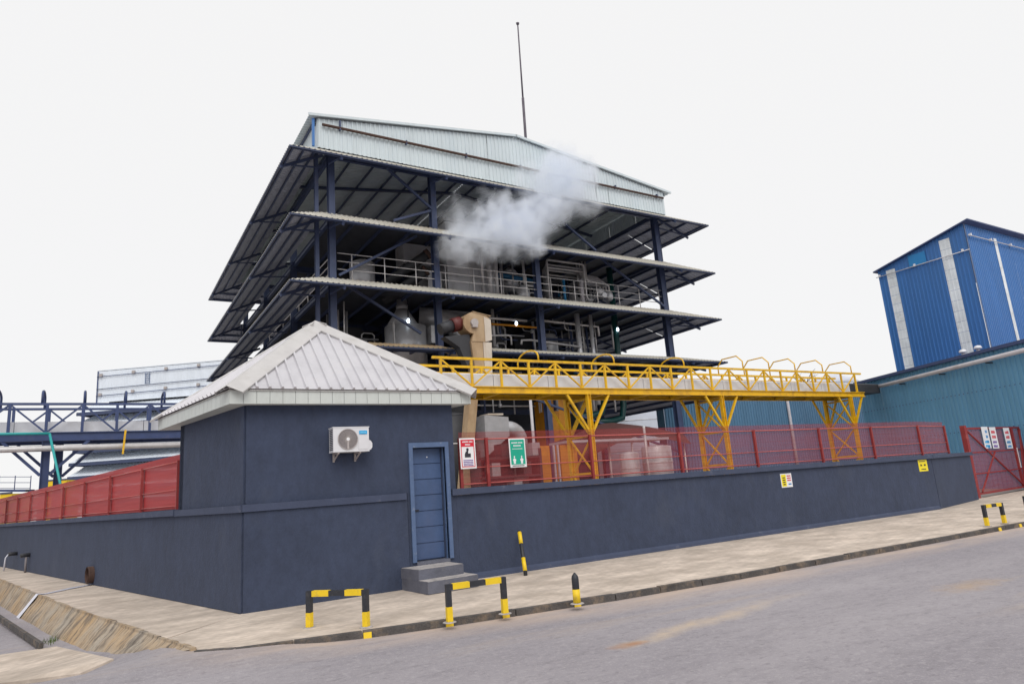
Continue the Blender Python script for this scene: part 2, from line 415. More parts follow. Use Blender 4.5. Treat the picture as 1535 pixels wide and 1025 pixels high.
def thing(name, loc, label, cat, group=None):
    o = bpy.data.objects.new(name, None); COL.objects.link(o); o.location = loc; o.empty_display_size = .2
    ORG[o.name] = Vector(loc); return tag(o, label, cat, group)
def struct(name, mb, m, parent=None):
    o = mb.build(name, m, parent)
    if parent is None: o['kind'] = 'structure'
    return o
def P(name, m, parent, fn):
    mb = MB(); fn(mb); return mb.build(name, m, parent)

def sheet(mb, poly, udir, pitch, h, prof=((0, 0), (.60, 0), (.68, 1), (.90, 1)), flip=1):
    """profiled metal sheet covering a convex planar polygon; ribs run across udir"""
    p = [Vector(q) for q in poly]; u = Vector(udir).normalized()
    nrm = (p[1] - p[0]).cross(p[2] - p[0]).normalized()
    v = nrm.cross(u).normalized(); o = p[0] - u * p[0].dot(u); nrm = nrm * flip
    pp = list(prof) + [(1.0, 0)]
    def ph(x):
        f = (x / pitch) % 1.0
        for (a, ha), (b, hb) in zip(pp[:-1], pp[1:]):
            if a <= f <= b: return h * (ha + (hb - ha) * (f - a) / max(b - a, 1e-9))
        return 0
    uv = [((q - o).dot(u), (q - o).dot(v)) for q in p]
    u0 = min(a for a, b in uv); u1 = max(a for a, b in uv)
    def span(x):
        ys = []
        for i in range(len(uv)):
            (a, b), (c, d) = uv[i], uv[(i + 1) % len(uv)]
            if min(a, c) - 1e-6 <= x <= max(a, c) + 1e-6:
                if abs(c - a) < 1e-6: ys += [b, d]
                else: ys.append(b + (d - b) * (x - a) / (c - a))
        return min(ys), max(ys)
    us = [(u0, ph(u0))]; k = math.floor(u0 / pitch)
    while k * pitch < u1:
        for t, hh in prof:
            x = (k + t) * pitch
            if u0 + 1e-4 < x < u1 - 1e-4: us.append((x, hh * h))
        k += 1
    us += [(a, ph(a)) for a, b in uv if u0 + 1e-3 < a < u1 - 1e-3]
    us.append((u1, ph(u1))); us.sort(key=lambda t: t[0])
    vs = []
    for x, hh in us:
        a, b = span(x)
        vs += [o + u * x + v * a + nrm * hh, o + u * x + v * b + nrm * hh]
    mb.add(vs, [(2 * i, 2 * i + 2, 2 * i + 3, 2 * i + 1) for i in range(len(us) - 1)])
    return mb
def clip(poly, d, a, b):
    """convex polygon cut to a <= p.d <= b"""
    def half(ps, d, c, sg):
        out = []
        for i in range(len(ps)):
            p, q = ps[i], ps[(i + 1) % len(ps)]; fp = sg * (p.dot(d) - c); fq = sg * (q.dot(d) - c)
            if fp >= 0: out.append(p)
            if fp * fq < 0: out.append(p + (q - p) * (fp / (fp - fq)))
        return out
    ps = half([Vector(p) for p in poly], Vector(d), a, 1)
    return half(ps, Vector(d), b, -1) if len(ps) > 2 else []

LD = Vector((-.2168, .9762, 0))          # direction of the side wall
LN = Vector((-.9762, -.2168, 0))         # its outward normal
HC = Vector((2.03, 11.74, 0))            # street corner of the gatehouse

# ================================================================== SETTING
mb = MB(); mb.add([(-900, -900, -.8), (900, -900, -.8), (900, 900, -.8), (-900, 900, -.8)], [(0, 1, 2, 3)])
struct('ground', mb, 'ground')
def smooth(t): t = max(0, min(1, t)); return t * t * (3 - 2 * t)
def hroad(x, y):
    return -.10 + .075 * smooth((2.9 - x) / 1.2) * smooth((y - 7.7) / 1.2) - .40 * smooth((1.25 - x) / 1.6) * smooth((y - 8.9) / 2.4) - .10 * smooth((-x - .2) / 3)
mb = MB()
gx = [-120, -60, -30, -16, -10, -7] + [-5 + .5 * i for i in range(17)] + [3.5, 4, 5, 6, 10, 20, 40, 80, 160]
gy = [-60, -30, -12, -4, 0, 3, 5, 6.5] + [7.5 + .5 * i for i in range(16)] + [17, 20, 25, 32, 42, 60, 90]
vs = [(x, y, hroad(x, y)) for y in gy for x in gx]; W = len(gx)
mb.add(vs, [(j * W + i, j * W + i + 1, (j + 1) * W + i + 1, (j + 1) * W + i) for j in range(len(gy) - 1) for i in range(W - 1)], True)
struct('road', mb, 'asphalt')

# pavement: slab in front, slab along the side wall, joint between them
kerb_line = [(1.10, 9.42), (1.50, 9.14), (2.14, 8.97), (2.94, 8.79), (3.99, 8.57), (4.95, 8.43), (5.87, 8.30), (6.5, 8.20), (8.93, 8.01), (12.6, 7.90), (18.2, 7.77), (40, 7.3), (70, 6.6)]
def sheet_poly(pts, z, th=.12):
    return MB().prism([(x, y, z if not callable(z) else z(x, y)) for x, y in pts], (0, 0, -th))
top = lambda x, y: -.028 * max(0, min(1, (11.7 - y) / 3.6))
def pave(name, pts, zf, sub=1):
    mb = MB(); k = len(pts); pv = [(x, y, zf(x, y)) for x, y in pts]
    mb.add(pv + [(x, y, -.5) for x, y in pts], [list(range(k))] + [[i, i + k, (i + 1) % k + k, (i + 1) % k] for i in range(k)])
    return struct(name, mb, 'concrete')
inner = [(70, 17.3), (36.0, 13.9), (27.3, 12.9), (26.6, 12.75), (22.4, 11.9), (5.7, 11.9), (2.05, 11.80)]
pave('pavement', [(x, y + .02) for x, y in kerb_line[2:]] + inner + [(2.0, 11.70), (.875, 10.52), (1.13, 9.45), (1.52, 9.17)], top)
embA = [(1.08, 9.47), (.63, 11.56), (-.37, 16.23), (-1.4, 21.6), (-2.35, 26.55), (-6.2, 45.5), (-9.2, 60)]
wl = lambda s: HC + LD * s
sidep = [(.855, 10.56), (1.975, 11.735)] + [tuple((wl(s) + LN * -.1)[:2]) for s in (0.05, 12, 24, 36, 50)] + [p for p in reversed(embA[1:])]
pave('pavement_side', sidep, lambda x, y: -.008)
# kerb stones
kp = [Vector((*p, 0)) for p in kerb_line]
kerb = None
segs = []
for a, b in zip(kp[:-1], kp[1:]):
    n = max(1, round((b - a).length / .95))
    for i in range(n): segs.append((a + (b - a) * (i / n), a + (b - a) * ((i + 1) / n)))
mb = MB()
for a, b in zip(kp[:-1], kp[1:]): mb.beam(a + Vector((0, .06, -.22)), b + Vector((0, .06, -.22)), .10, .2)
kerb = struct('kerb', mb, 'kerb')
for i, (a, b) in enumerate(segs[:62]):
    d = (b - a).normalized(); n = Vector((-d.y, d.x, 0)); j = random.uniform(-.006, .006); t = -.014 + random.uniform(-.006, .006)
    if i < 5: t -= .0
    a2 = a + d * .008; b2 = b - d * .008; fo = n * (-.055 + j); bo = n * .06
    P('kerb_stone', 'kerb', kerb, lambda m: m.hexa([a2 + fo + Vector((0, 0, -.2)), b2 + fo + Vector((0, 0, -.2)), b2 + bo + Vector((0, 0, -.2)), a2 + bo + Vector((0, 0, -.2)),
        a2 + fo * .7 + Vector((0, 0, t)), b2 + fo * .7 + Vector((0, 0, t)), b2 + bo + Vector((0, 0, t)), a2 + bo + Vector((0, 0, t))]))
# yellow marks painted on the kerb face under the posts
def kerb_at(x):
    for a, b in zip(kp[:-1], kp[1:]):
        if a.x <= x <= b.x: return a + (b - a) * ((x - a.x) / (b.x - a.x)), (b - a).normalized()
for x in (onz(550, 951, -.07).x, onz(676, 933, -.07).x - .04, onz(757, 920, -.07).x - .03, onz(865, 905, -.07).x, 17.0, 17.9, 18.9):
    c, d = kerb_at(x); n = Vector((-d.y, d.x, 0))
    P('paint_mark', 'yellow_paint', kerb, lambda m: m.hexa([c - d * .05 - n * .066 + Vector((0, 0, -.12)), c + d * .05 - n * .066 + Vector((0, 0, -.12)), c + d * .05 - n * .05 + Vector((0, 0, -.12)), c - d * .05 - n * .05 + Vector((0, 0, -.12)),
        c - d * .05 - n * .052 + Vector((0, 0, -.03)), c + d * .05 - n * .052 + Vector((0, 0, -.03)), c + d * .05 - n * .03 + Vector((0, 0, -.03)), c - d * .05 - n * .03 + Vector((0, 0, -.03))]))
# embankment down to the side street
embB = [(.46, 10.6), (.10, 12.3), (-.75, 16.5), (-1.72, 21.7), (-2.6, 26.55), (-6.5, 45.5), (-9.5, 60)]
mb = MB()
# subdivided, slightly uneven face
def lerp2(a, b, t): return (a[0] + (b[0] - a[0]) * t, a[1] + (b[1] - a[1]) * t)
rows = []
N = 60
def along(pl, t):
    t *= len(pl) - 1; i = min(int(t), len(pl) - 2); return lerp2(pl[i], pl[i + 1], t - i)
for i in range(N + 1):
    t = i / N; a = along(embA, t); b = along(embB, t); row = []
    for k in range(5):
        q = lerp2(a, b, k / 4); zt = -.004; zb = hroad(*b) - .03
        j = random.uniform(-.012, .012) if 0 < k < 4 else random.uniform(-.006, .006)
        row.append((q[0] + j, q[1] + j, zt + (zb - zt) * k / 4 + (random.uniform(-.008, .004) if k else 0)))
    rows += row
mb.add(rows, [(i * 5 + k, i * 5 + k + 1, i * 5 + k + 6, i * 5 + k + 5) for i in range(N) for k in range(4)])
a0, b0 = embA[0], embB[0]
mb.add([(a0[0], a0[1], -.004), (b0[0], b0[1], hroad(*b0) - .03), (1.5, 10.2, -.6), (1.5, 9.6, -.1)], [(0, 1, 2, 3)])
emb = struct('embankment', mb, 'slope_concrete')
rnd = random.Random(5)
for i in range(44):            # broken lip stones along the top edge
    t0, t1 = i / 60, (i + 1) / 60; q0 = along(embA, t0); q1 = along(embA, t1); f = rnd.uniform(.02, .055); h = rnd.uniform(.002, .012); g_ = rnd.uniform(.0, .06)
    q1 = lerp2(q0, q1, 1 - g_)
    P('lip_stone', 'slope_concrete', emb, lambda m: m.hexa([(q0[0] - .025, q0[1], -.07), (q0[0] + f, q0[1], -.07), (q1[0] + f, q1[1], -.07), (q1[0] - .025, q1[1], -.07), (q0[0] - .01, q0[1], h), (q0[0] + f, q0[1], h), (q1[0] + f * .8, q1[1], h), (q1[0] - .012, q1[1], h)]))
# side street: concrete apron and the drain kerb
q = [onz(85, 962, -.33), onz(170, 998, -.33), onz(120, 1006, -.33), onz(0, 1014, -.33), onz(0, 972, -.33)]
mb = MB(); qq = [(p.x, p.y, hroad(p.x, p.y) + .035) for p in q] + [(-2.2, 11.2, hroad(-2.2, 11.2) + .03), (-2.2, 14.2, hroad(-2.2, 14.2) + .03)][:0]
mb.prism(qq, (0, 0, -.08)); struct('side_apron', mb, 'concrete')
mb = MB(); a = onz(62, 968, -.36); b = onz(0, 926, -.36); d = (b - a)
mb.beam(a, b + d * 4, .06, .10); struct('drain_kerb', mb, 'kerb')
gp0 = onz(76, 956, -.36); gm = MB(); rnd = random.Random(9)
for i in range(60):
    a = rnd.uniform(0, 6.28); p = Vector((gp0.x + rnd.gauss(0, .07), gp0.y + rnd.gauss(0, .16), hroad(gp0.x, gp0.y) + .0)); q = p + Vector((math.cos(a) * .05, math.sin(a) * .05, rnd.uniform(.05, .12))); w_ = Vector((-math.sin(a), math.cos(a), 0)) * .006
    gm.add([p - w_, p + w_, q], [(0, 1, 2)])
mat('grass_green', (.09, .14, .03), .8)
tag(gm.build('grass', 'grass_green'), kind='stuff')
# yard behind the walls
ya = wl(.5); yb = wl(60)
mb = MB(); mb.prism([(2.2, 11.9, .012), (22.5, 12.0, .012), (27.3, 13.0, .012), (36, 14.1, .012), (70, 18, .012), (70, 130, .012), (-20, 130, .012), (yb.x + .2, yb.y, .012)], (0, 0, -.4))
struct('yard', mb, 'yard')

# ================================================================== GATEHOUSE
gh = thing('gatehouse', (3.7, 13.3, 0), 'small dark blue gatehouse with pale pyramid metal roof on the street corner', 'gatehouse')
EZ = 3.24
FY = 11.74
bl = wl(3.05); br = Vector((5.80, FY, 0)) + LD * 3.05
def wallprism(m, x0, x1, y0, z0, z1, th=.22): m.box((x0, y0, z0), (x1, y0 + th, z1))
mb = MB()
wallprism(mb, 2.06, 4.82, FY, 1.64, EZ + .12); wallprism(mb, 4.82, 4.95, FY, 0, EZ + .12); wallprism(mb, 5.60, 5.80, FY, 0, EZ + .12); wallprism(mb, 4.95, 5.60, FY, 2.44, EZ + .12)
c0 = Vector((2.03, FY, 0))
def lbox(m, s0, s1, off, th, z0, z1):      # box along the side wall; off = outwards shift of its face
    a = HC + LD * s0 + LN * off; b = HC + LD * s1 + LN * off; i = LN * -th; z0 = Vector((0, 0, z0)); z1 = Vector((0, 0, z1))
    m.hexa([a + z0, b + z0, b + i + z0, a + i + z0, a + z1, b + z1, b + i + z1, a + i + z1])
lbox(mb, .03, 3.05, 0, .22, 1.64, EZ + .12)
mb.hexa([bl, br, br - LD * .22, bl - LD * .22] + [p + Vector((0, 0, EZ)) for p in (bl, br, br - LD * .22, bl - LD * .22)])
a = Vector((5.80, FY + .1, 0)); mb.hexa([a, br, br + Vector((-.22, 0, 0)), a + Vector((-.22, 0, 0))] + [p + Vector((0, 0, EZ)) for p in (a, br, br + Vector((-.22, 0, 0)), a + Vector((-.22, 0, 0)))])
mb.build('wall', 'navy_render', gh)
mb = MB(); mb.box((2.03, FY - .04, 0), (4.80, FY + .16, 1.52)); mb.build('lower_wall', 'navy_render', gh)
mb = MB(); lbox(mb, 0, 3.05, .03, .24, 0, 1.52); mb.build('lower_wall', 'navy_render', gh)
mb = MB(); mb.box((2.0, FY - .075, 1.522), (4.78, FY + .02, 1.638)); mb.build('string_course', 'navy_trim', gh)
mb = MB(); lbox(mb, -.03, 3.05, .075, .1, 1.521, 1.637); mb.build('string_course', 'navy_trim', gh)
# door
df = MB()
df.box((4.87, FY - .035, .42), (4.945, FY + .05, 2.53)); df.box((5.60, FY - .035, .42), (5.675, FY + .05, 2.53)); df.box((4.946, FY - .035, 2.44), (5.599, FY + .05, 2.53))
df.box((5.585, FY + .051, .42), (5.60, FY + .2, 2.44)); df.box((4.95, FY + .051, .42), (4.965, FY + .2, 2.44))
df.build('door_frame', 'frame_blue', gh)
dr = MB(); dr.box((4.967, FY + .165, .43), (5.583, FY + .195, 2.435)); door = dr.build('door', 'door_blue', gh)
for i in range(7):
    z0 = .44 + i * .285; P('door_panel', 'door_blue', door, lambda m: m.box((4.972, FY + .145, z0 + .008), (5.578, FY + .164, z0 + .277)))
P('handle', 'dark_print', door, lambda m: m.box((5.00, FY + .12, 1.30), (5.09, FY + .144, 1.325)))
P('peephole', 'white_print', door, lambda m: m.cyl((5.3, FY + .146, 2.27), (5.3, FY + .138, 2.27), .012, n=8))
P('sill', 'step_concrete', gh, lambda m: m.box((4.95, FY - .03, .0), (5.60, FY + .22, .42)))
# roof
rf = [Vector((1.74, 11.50, 3.47)), Vector((6.19, 11.50, 3.47))]
rb = [Vector((6.19, 11.50, 3.47)) + LD * 4.0, Vector((1.74, 11.50, 3.47)) + LD * 4.0 + Vector((.12, 0, 0))]
apex = Vector((3.66, 13.42, 5.13))
roof = P('roof', 'roof_cap', gh, lambda m: m.add([v + Vector((0, 0, -.03)) for v in rf + rb] + [apex - Vector((0, 0, .06))], [(0, 1, 4), (1, 2, 4), (2, 3, 4), (3, 0, 4), (3, 2, 1, 0)]))
def hip_face(A, B):
    u = (B - A).normalized(); L_ = (B - A).length; n = int(round(L_ / .2))
    for i in range(n):
        a = A.dot(u) + L_ * i / n; b = A.dot(u) + L_ * (i + 1) / n
        pl = clip([A, B, apex], u, a, b)
        if len(pl) < 3: continue
        # flat pan and the raised rib at its left edge
        nn = (B - A).cross(apex - A).normalized()
        m = MB(); m.prism(pl, nn * .006)
        rbp = clip([A, B, apex], u, a + .004, a + .062); rt = clip([A, B, apex], u, a + .018, a + .048)
        if len(rbp) == 4 and len(rt) == 4:
            lo = sorted(rbp, key=lambda p: (round(p.z, 4) > A.z + .001, p.dot(u))); hi = sorted(rt, key=lambda p: (round(p.z, 4) > A.z + .001, p.dot(u)))
            k = [p + nn * .006 for p in lo] + [p + nn * .046 for p in hi]
            m.add(k, [(0, 4, 6, 2), (4, 5, 7, 6), (1, 3, 7, 5), (0, 1, 5, 4)])
        m.build('roof_panel', 'roof_white', roof)
hip_face(rf[0], rf[1]); hip_face(rf[1], rb[0]); hip_face(rb[0], rb[1]); hip_face(rb[1], rf[0])
def hip_cap(c, n1, n2, w=.26):
    d = (apex - c).normalized(); up = (n1 + n2).normalized()
    t1 = d.cross(n1).normalized(); t2 = d.cross(n2).normalized()
    if t1.dot(n2) > 0: t1 = -t1
    if t2.dot(n1) > 0: t2 = -t2
    a = c - d * .03; b = apex + d * .02; e = .04
    m = MB()
    for t, nn in ((t1, n1), (t2, n2)):
        m.prism([a + up * .055, b + up * .055, b + t * w + nn * e, a + t * w + nn * e], nn * .006)
        m.prism([a + t * w + nn * e, b + t * w + nn * e, b + t * w + nn * .012, a + t * w + nn * .012], t * .004)
    m.build('hip_cap', 'roof_cap', roof)
def fn(A, B): return (B - A).cross(apex - A).normalized()
NF = [fn(rf[0], rf[1]), fn(rf[1], rb[0]), fn(rb[0], rb[1]), fn(rb[1], rf[0])]
hip_cap(rf[0], NF[0], NF[3]); hip_cap(rf[1], NF[1], NF[0]); hip_cap(rb[0], NF[1], NF[2]); hip_cap(rb[1], NF[3], NF[2])
# fascia boards
fz0, fz1 = 3.225, 3.445
fasc = P('fascia', 'fascia', gh, lambda m: m.prism([v + Vector((0, 0, -.24)) for v in (rf[0] + Vector((.06, .06, 0)), rf[1] + Vector((-.06, .06, 0)), rb[0] + Vector((-.06, -.06, 0)), rb[1] + Vector((.06, -.06, 0)))], (0, 0, .05)))
def fascia(A, B):
    d = (B - A); L_ = d.length; d.normalize(); n = int(L_ / .2); o = Vector((d.y, -d.x, 0))
    for i in range(n):
        a = A + d * (L_ * i / n + .004); b = A + d * (L_ * (i + 1) / n - .004)
        a.z = b.z = 0; i2 = o * -.014
        m = MB(); z0 = Vector((0, 0, fz0)); z1 = Vector((0, 0, fz1))
        m.hexa([a + z0, b + z0, b + i2 + z0, a + i2 + z0, a + z1, b + z1, b + i2 + z1, a + i2 + z1])
        m.build('fascia_panel', 'fascia', fasc)
    a = A + o * -.018; b = B + o * -.018; a.z = b.z = 0; i2 = o * -.02
    m = MB(); m.hexa([a + z0, b + z0, b + i2 + z0, a + i2 + z0, a + z1, b + z1, b + i2 + z1, a + i2 + z1]); m.build('fascia_backing', 'fascia', fasc)
ins = .025
fc = [rf[0] + Vector((ins, ins, 0)), rf[1] + Vector((-ins * 3, ins, 0)), rb[0] + Vector((-ins * 3, -ins, 0)), rb[1] + Vector((ins, -ins, 0))]
for i in range(4): fascia(fc[i], fc[(i + 1) % 4])

# steps
st = thing('concrete_steps', (5.18, 11.2, 0), 'short flight of grey concrete steps below the blue door', 'steps')
for z0, z1, y0, xa, xb in ((0, .19, 10.72, 4.70, 5.66), (.1915, .36, 11.06, 4.69, 5.56)):
    P('step', 'step_concrete', st, lambda m: m.hexa([(xa, y0, z0), (xb, y0 + .06, z0), (xb, FY - .045, z0), (xa - .06, FY - .045, z0), (xa, y0, z1), (xb, y0 + .06, z1), (xb, FY - .045, z1), (xa - .06, FY - .045, z1)]))
    P('tread', 'tread', st, lambda m: m.hexa([(xa + .01, y0 + .01, z1 + .0015), (xb - .01, y0 + .07, z1 + .0015), (xb - .01, FY - .05, z1 + .0015), (xa - .05, FY - .05, z1 + .0015), (xa + .01, y0 + .01, z1 + .006), (xb - .01, y0 + .07, z1 + .006), (xb - .01, FY - .05, z1 + .006), (xa - .05, FY - .05, z1 + .006)]))

# air conditioner
ac = thing('air_conditioner', (3.73, FY, 2.4), 'white outdoor air conditioner unit bracketed to the dark gatehouse wall', 'air conditioner')
AY = 11.42
P('casing', 'white_plastic', ac, lambda m: (m.box((3.395, AY, 2.405), (4.02, AY + .24, 2.80)), m.box((3.385, AY - .006, 2.80), (4.03, AY + .246, 2.815)), m.box((3.39, AY - .004, 2.39), (4.025, AY + .244, 2.405))))
P('service_cover', 'white_plastic', ac, lambda m: m.prism([(4.021, AY + .02, 2.41), (4.06, AY + .02, 2.42), (4.085, AY + .02, 2.46), (4.085, AY + .02, 2.53), (4.06, AY + .02, 2.57), (4.021, AY + .02, 2.59)], (0, .2, 0)))
P('front_panel', 'white_plastic', ac, lambda m: m.box((3.83, AY - .008, 2.425), (4.0, AY - .001, 2.665)))
P('side_louvre', 'dark_print', ac, lambda m: [m.box((3.391, AY + .03, 2.43 + i * .03), (3.3945, AY + .2, 2.445 + i * .03)) for i in range(12)])
gc = Vector((3.645, AY, 2.605))
P('fan_guard', 'grille_grey', ac, lambda m: m.cyl(gc + Vector((0, -.001, 0)), gc + Vector((0, -.008, 0)), .168, n=40))
gg = MB()
for k in range(48):
    t = 2 * math.pi * k / 48; d = Vector((math.cos(t), 0, math.sin(t))); e = Vector((math.cos(t + .28), 0, math.sin(t + .28)))
    gg.beam(gc + d * .03 + Vector((0, -.012, 0)), gc + e * .166 + Vector((0, -.012, 0)), .0035, .0035, (0, 1, 0))
gg.tube([gc + Vector((math.cos(2 * math.pi * k / 40) * .17, -.012, math.sin(2 * math.pi * k / 40) * .17)) for k in range(41)], .006, 6)
gg.build('fan_grille', 'bracket_grey', ac)
P('fan_hub', 'white_print', ac, lambda m: m.cyl(gc + Vector((0, -.012, 0)), gc + Vector((0, -.022, 0)), .028, n=16))
P('grille_strut', 'bracket_grey', ac, lambda m: m.box((3.63, AY - .018, 2.44), (3.66, AY - .012, 2.58)))
lg = P('maker_label', 'cyan_print', ac, lambda m: m.box((3.845, AY - .012, 2.685), (3.985, AY - .0085, 2.745)))
P('lettering', 'cyan_light', lg, lambda m: [m.box((3.858 + i * .0165, AY - .0145, 2.705), (3.858 + i * .0165 + random.uniform(.009, .014), AY - .0122, 2.725)) for i in range(7)])
for x in (3.47, 3.85):
    P('bracket', 'bracket_grey', ac, lambda m: (m.box((x, AY + .01, 2.365), (x + .03, FY - .001, 2.389)), m.box((x, FY - .03, 2.24), (x + .03, FY - .002, 2.364)), m.beam((x + .015, FY - .02, 2.26), (x + .015, AY + .03, 2.37), .02, .02)))

# ================================================================== PERIMETER WALLS
T1 = (26.62, 12.60)
fw = thing('boundary_wall', (14, FY, 0), 'long dark blue boundary wall right of the gatehouse under the red screen fence', 'wall')
mb = MB(); mb.box((5.802, FY, 0), (22.4, FY + .24, 1.53)); mb.build('wall', 'navy_render', fw)
mb = MB(); td = Vector((T1[0] - 22.4, T1[1] - FY, 0)).normalized(); tn = Vector((-td.y, td.x, 0))
a = Vector((22.43, FY + .004, 0)); b = Vector((*T1, 0))
def obox(m, a, b, off, th, z0, z1, n):
    p = [a - n * off, b - n * off, b + n * (th - off), a + n * (th - off)]
    m.hexa([q + Vector((0, 0, z0)) for q in p] + [q + Vector((0, 0, z1)) for q in p])
obox(mb, a, b, 0, .24, 0, 1.532, tn); mb.build('wall', 'navy_render', fw)
mb = MB(); mb.box((5.70, FY - .07, 1.533), (22.4, FY + .30, 1.65)); mb.build('coping', 'navy_trim', fw)
mb = MB(); obox(mb, Vector((22.41, FY, 0)), b + td * .12, .07, .37, 1.534, 1.651, tn); mb.build('coping', 'navy_trim', fw)
mb = MB(); mb.add([(5.9, FY - .07, 0), (22.3, FY - .07, 0), (22.3, FY - .06, .06), (5.9, FY - .06, .06), (22.3, FY - .002, .105), (5.9, FY - .002, .105)], [(0, 1, 2, 3), (3, 2, 4, 5)]); mb.build('plinth', 'navy_trim', fw)
sw = thing('side_wall', wl(22), 'long dark blue side wall left of the gatehouse with drain outlets', 'wall')
mb = MB(); lbox(mb, 3.052, 50, .03, .26, 0, 1.53); mb.build('wall', 'navy_render', sw)
mb = MB(); lbox(mb, 3.052, 50, .09, .38, 1.531, 1.65); mb.build('coping', 'navy_trim', sw)

# fences
def fence(name, label, pts, topz, n, scr='red_screen'):
    """pts: post positions (Vectors, at wall top)"""
    t = thing(name, pts[0], label, 'fence')
    for i, p in enumerate(pts):
        P('post', 'red_steel', t, lambda m: m.beam(p + Vector((0, 0, 1.652)), p + Vector((0, 0, topz - .10)), .06, .06, (0, 1, 0)))
    for a, b in zip(pts[:-1], pts[1:]):
        d = (b - a).normalized(); e = .032
        for z, r in ((topz - .125, .016), (2.03, .012), (1.72, .014)):
            P('rail', 'rail_red', t, lambda m: m.tube([a + d * e + Vector((0, 0, z)), b - d * e + Vector((0, 0, z))], r, 6))
        o = n * -.045
        P('screen_panel', scr, t, lambda m: m.add([a + o + Vector((0, 0, 1.66)), b + o + Vector((0, 0, 1.66)), b + o + Vector((0, 0, topz - .12)), a + o + Vector((0, 0, topz - .12)), b + o + n * .02 + Vector((0, 0, topz + .02)), a + o + n * .02 + Vector((0, 0, topz + .02))], [(0, 1, 2, 3), (3, 2, 4, 5)]))
    return t
fpts = [Vector((x, FY + .16, 0)) for x in (6.01, 6.6, 9.19, 11.85, 14.52, 17.22, 19.72, 22.28)] + [Vector((22.43, FY + .17, 0)) + td * 2.5, Vector((22.43, FY + .17, 0)) + td * 3.75]
fence('screen_fence', 'see-through red screen fence on top of the long front wall', fpts[:-1], 2.70, Vector((0, -1, 0)))
lp = [wl(3.16 + .26) + LN * -.1] + [wl(3.16 + 2.62 * i) + LN * -.1 for i in range(1, 18)]
fence('screen_fence', 'dense red screen fence on top of the side wall left of the gatehouse', lp, 2.70, LN, 'red_screen_dense')

# gate
gt = thing('entrance_gate', (32, 13.2, 0), 'red double leaf entrance gate with diagonal braces at the right edge', 'gate')
G0 = Vector((27.45, 12.98, 0)); GD = Vector((4.6, .42, 0)).normalized(); GN = Vector((GD.y, -GD.x, 0))
P('gate_post', 'red_steel', gt, lambda m: m.beam(G0 - GD * .12 + Vector((0, 0, 0)), G0 - GD * .12 + Vector((0, 0, 2.62)), .16, .16, (0, 1, 0)))
for s0, s1, flip in ((.0, 4.55, 0), (4.62, 5.42, 1)):
    a = G0 + GD * s0; b = G0 + GD * s1
    Z = lambda z: Vector((0, 0, z))
    leaf = P('gate_leaf', 'red_steel', gt, lambda m: (m.beam(a + Z(.1), a + Z(2.55), .07, .07, (0, 1, 0)), m.beam(b + Z(.1), b + Z(2.55), .07, .07, (0, 1, 0)),
        m.beam(a + GD * .036 + Z(2.515), b - GD * .036 + Z(2.515), .07), m.beam(a + GD * .036 + Z(.14), b - GD * .036 + Z(.14), .07), m.beam(a + GD * .036 + Z(.85), b - GD * .036 + Z(.85), .05), m.beam(a + GD * .036 + Z(1.62), b - GD * .036 + Z(1.62), .05)))
    mdl = a + (b - a) * .5
    p0, p1 = (a + Z(2.45), b + Z(.2)) if not flip else (b + Z(2.45), a + Z(.2))
    P('brace', 'red_steel', leaf, lambda m: m.beam(p0 + GN * .04, p1 + GN * .04, .05))
    p0, p1 = (a + GD * .3 + Z(.2), mdl + Z(1.6)) if not flip else (a + GD * .15 + Z(.2), mdl + GD * .2 + Z(1.9))
    P('brace', 'red_steel', leaf, lambda m: m.beam(p0 + GN * .045, p1 + GN * .045, .045))
    P('screen_panel', 'red_screen', leaf, lambda m: m.add([a + Z(.12) - GN * .02, b + Z(.12) - GN * .02, b + Z(2.5) - GN * .02, a + Z(2.5) - GN * .02], [(0, 1, 2, 3)]))
P('gate_latch', 'white_print', gt, lambda m: m.beam(G0 + GD * 4.585 + GN * .06 + Vector((0, 0, .9)), G0 + GD * 4.585 + GN * .06 + Vector((0, 0, 1.7)), .025))

# ================================================================== SIGNS
def blobs(m, o, ux, uz, n, x0, x1, z, h, rows=1, gap=.3, seed=1):
    rnd = random.Random(seed)
    for r in range(rows):
        x = x0; zz = z - r * h * 1.6
        while x < x1:
            wv = rnd.uniform(.6, 1.3) * h * .6; wv = min(wv, x1 - x)
            c = o + ux * x + uz * zz
            m.prism([c, c + ux * wv * .72, c + ux * wv * .72 + uz * h * rnd.uniform(.75, 1), c + uz * h * rnd.uniform(.75, 1)], n * .003)
            x += wv
def sign(name, label, o, ux, uz, w_, h_, n, base='white_print', th=.004):
    s = thing(name, o, label, 'sign')
    P('board', base, s, lambda m: m.prism([o, o + ux * w_, o + ux * w_ + uz * h_, o + uz * h_], n * th))
    return s
EX = Vector((1, 0, 0)); EZv = Vector((0, 0, 1)); NF_ = Vector((0, -1, 0))
def rect(m, o, ux, uz, n, x0, x1, z0, z1, d): m.prism([o + ux * x0 + uz * z0 + n * d, o + ux * x1 + uz * z0 + n * d, o + ux * x1 + uz * z1 + n * d, o + ux * x0 + uz * z1 + n * d], n * .002)
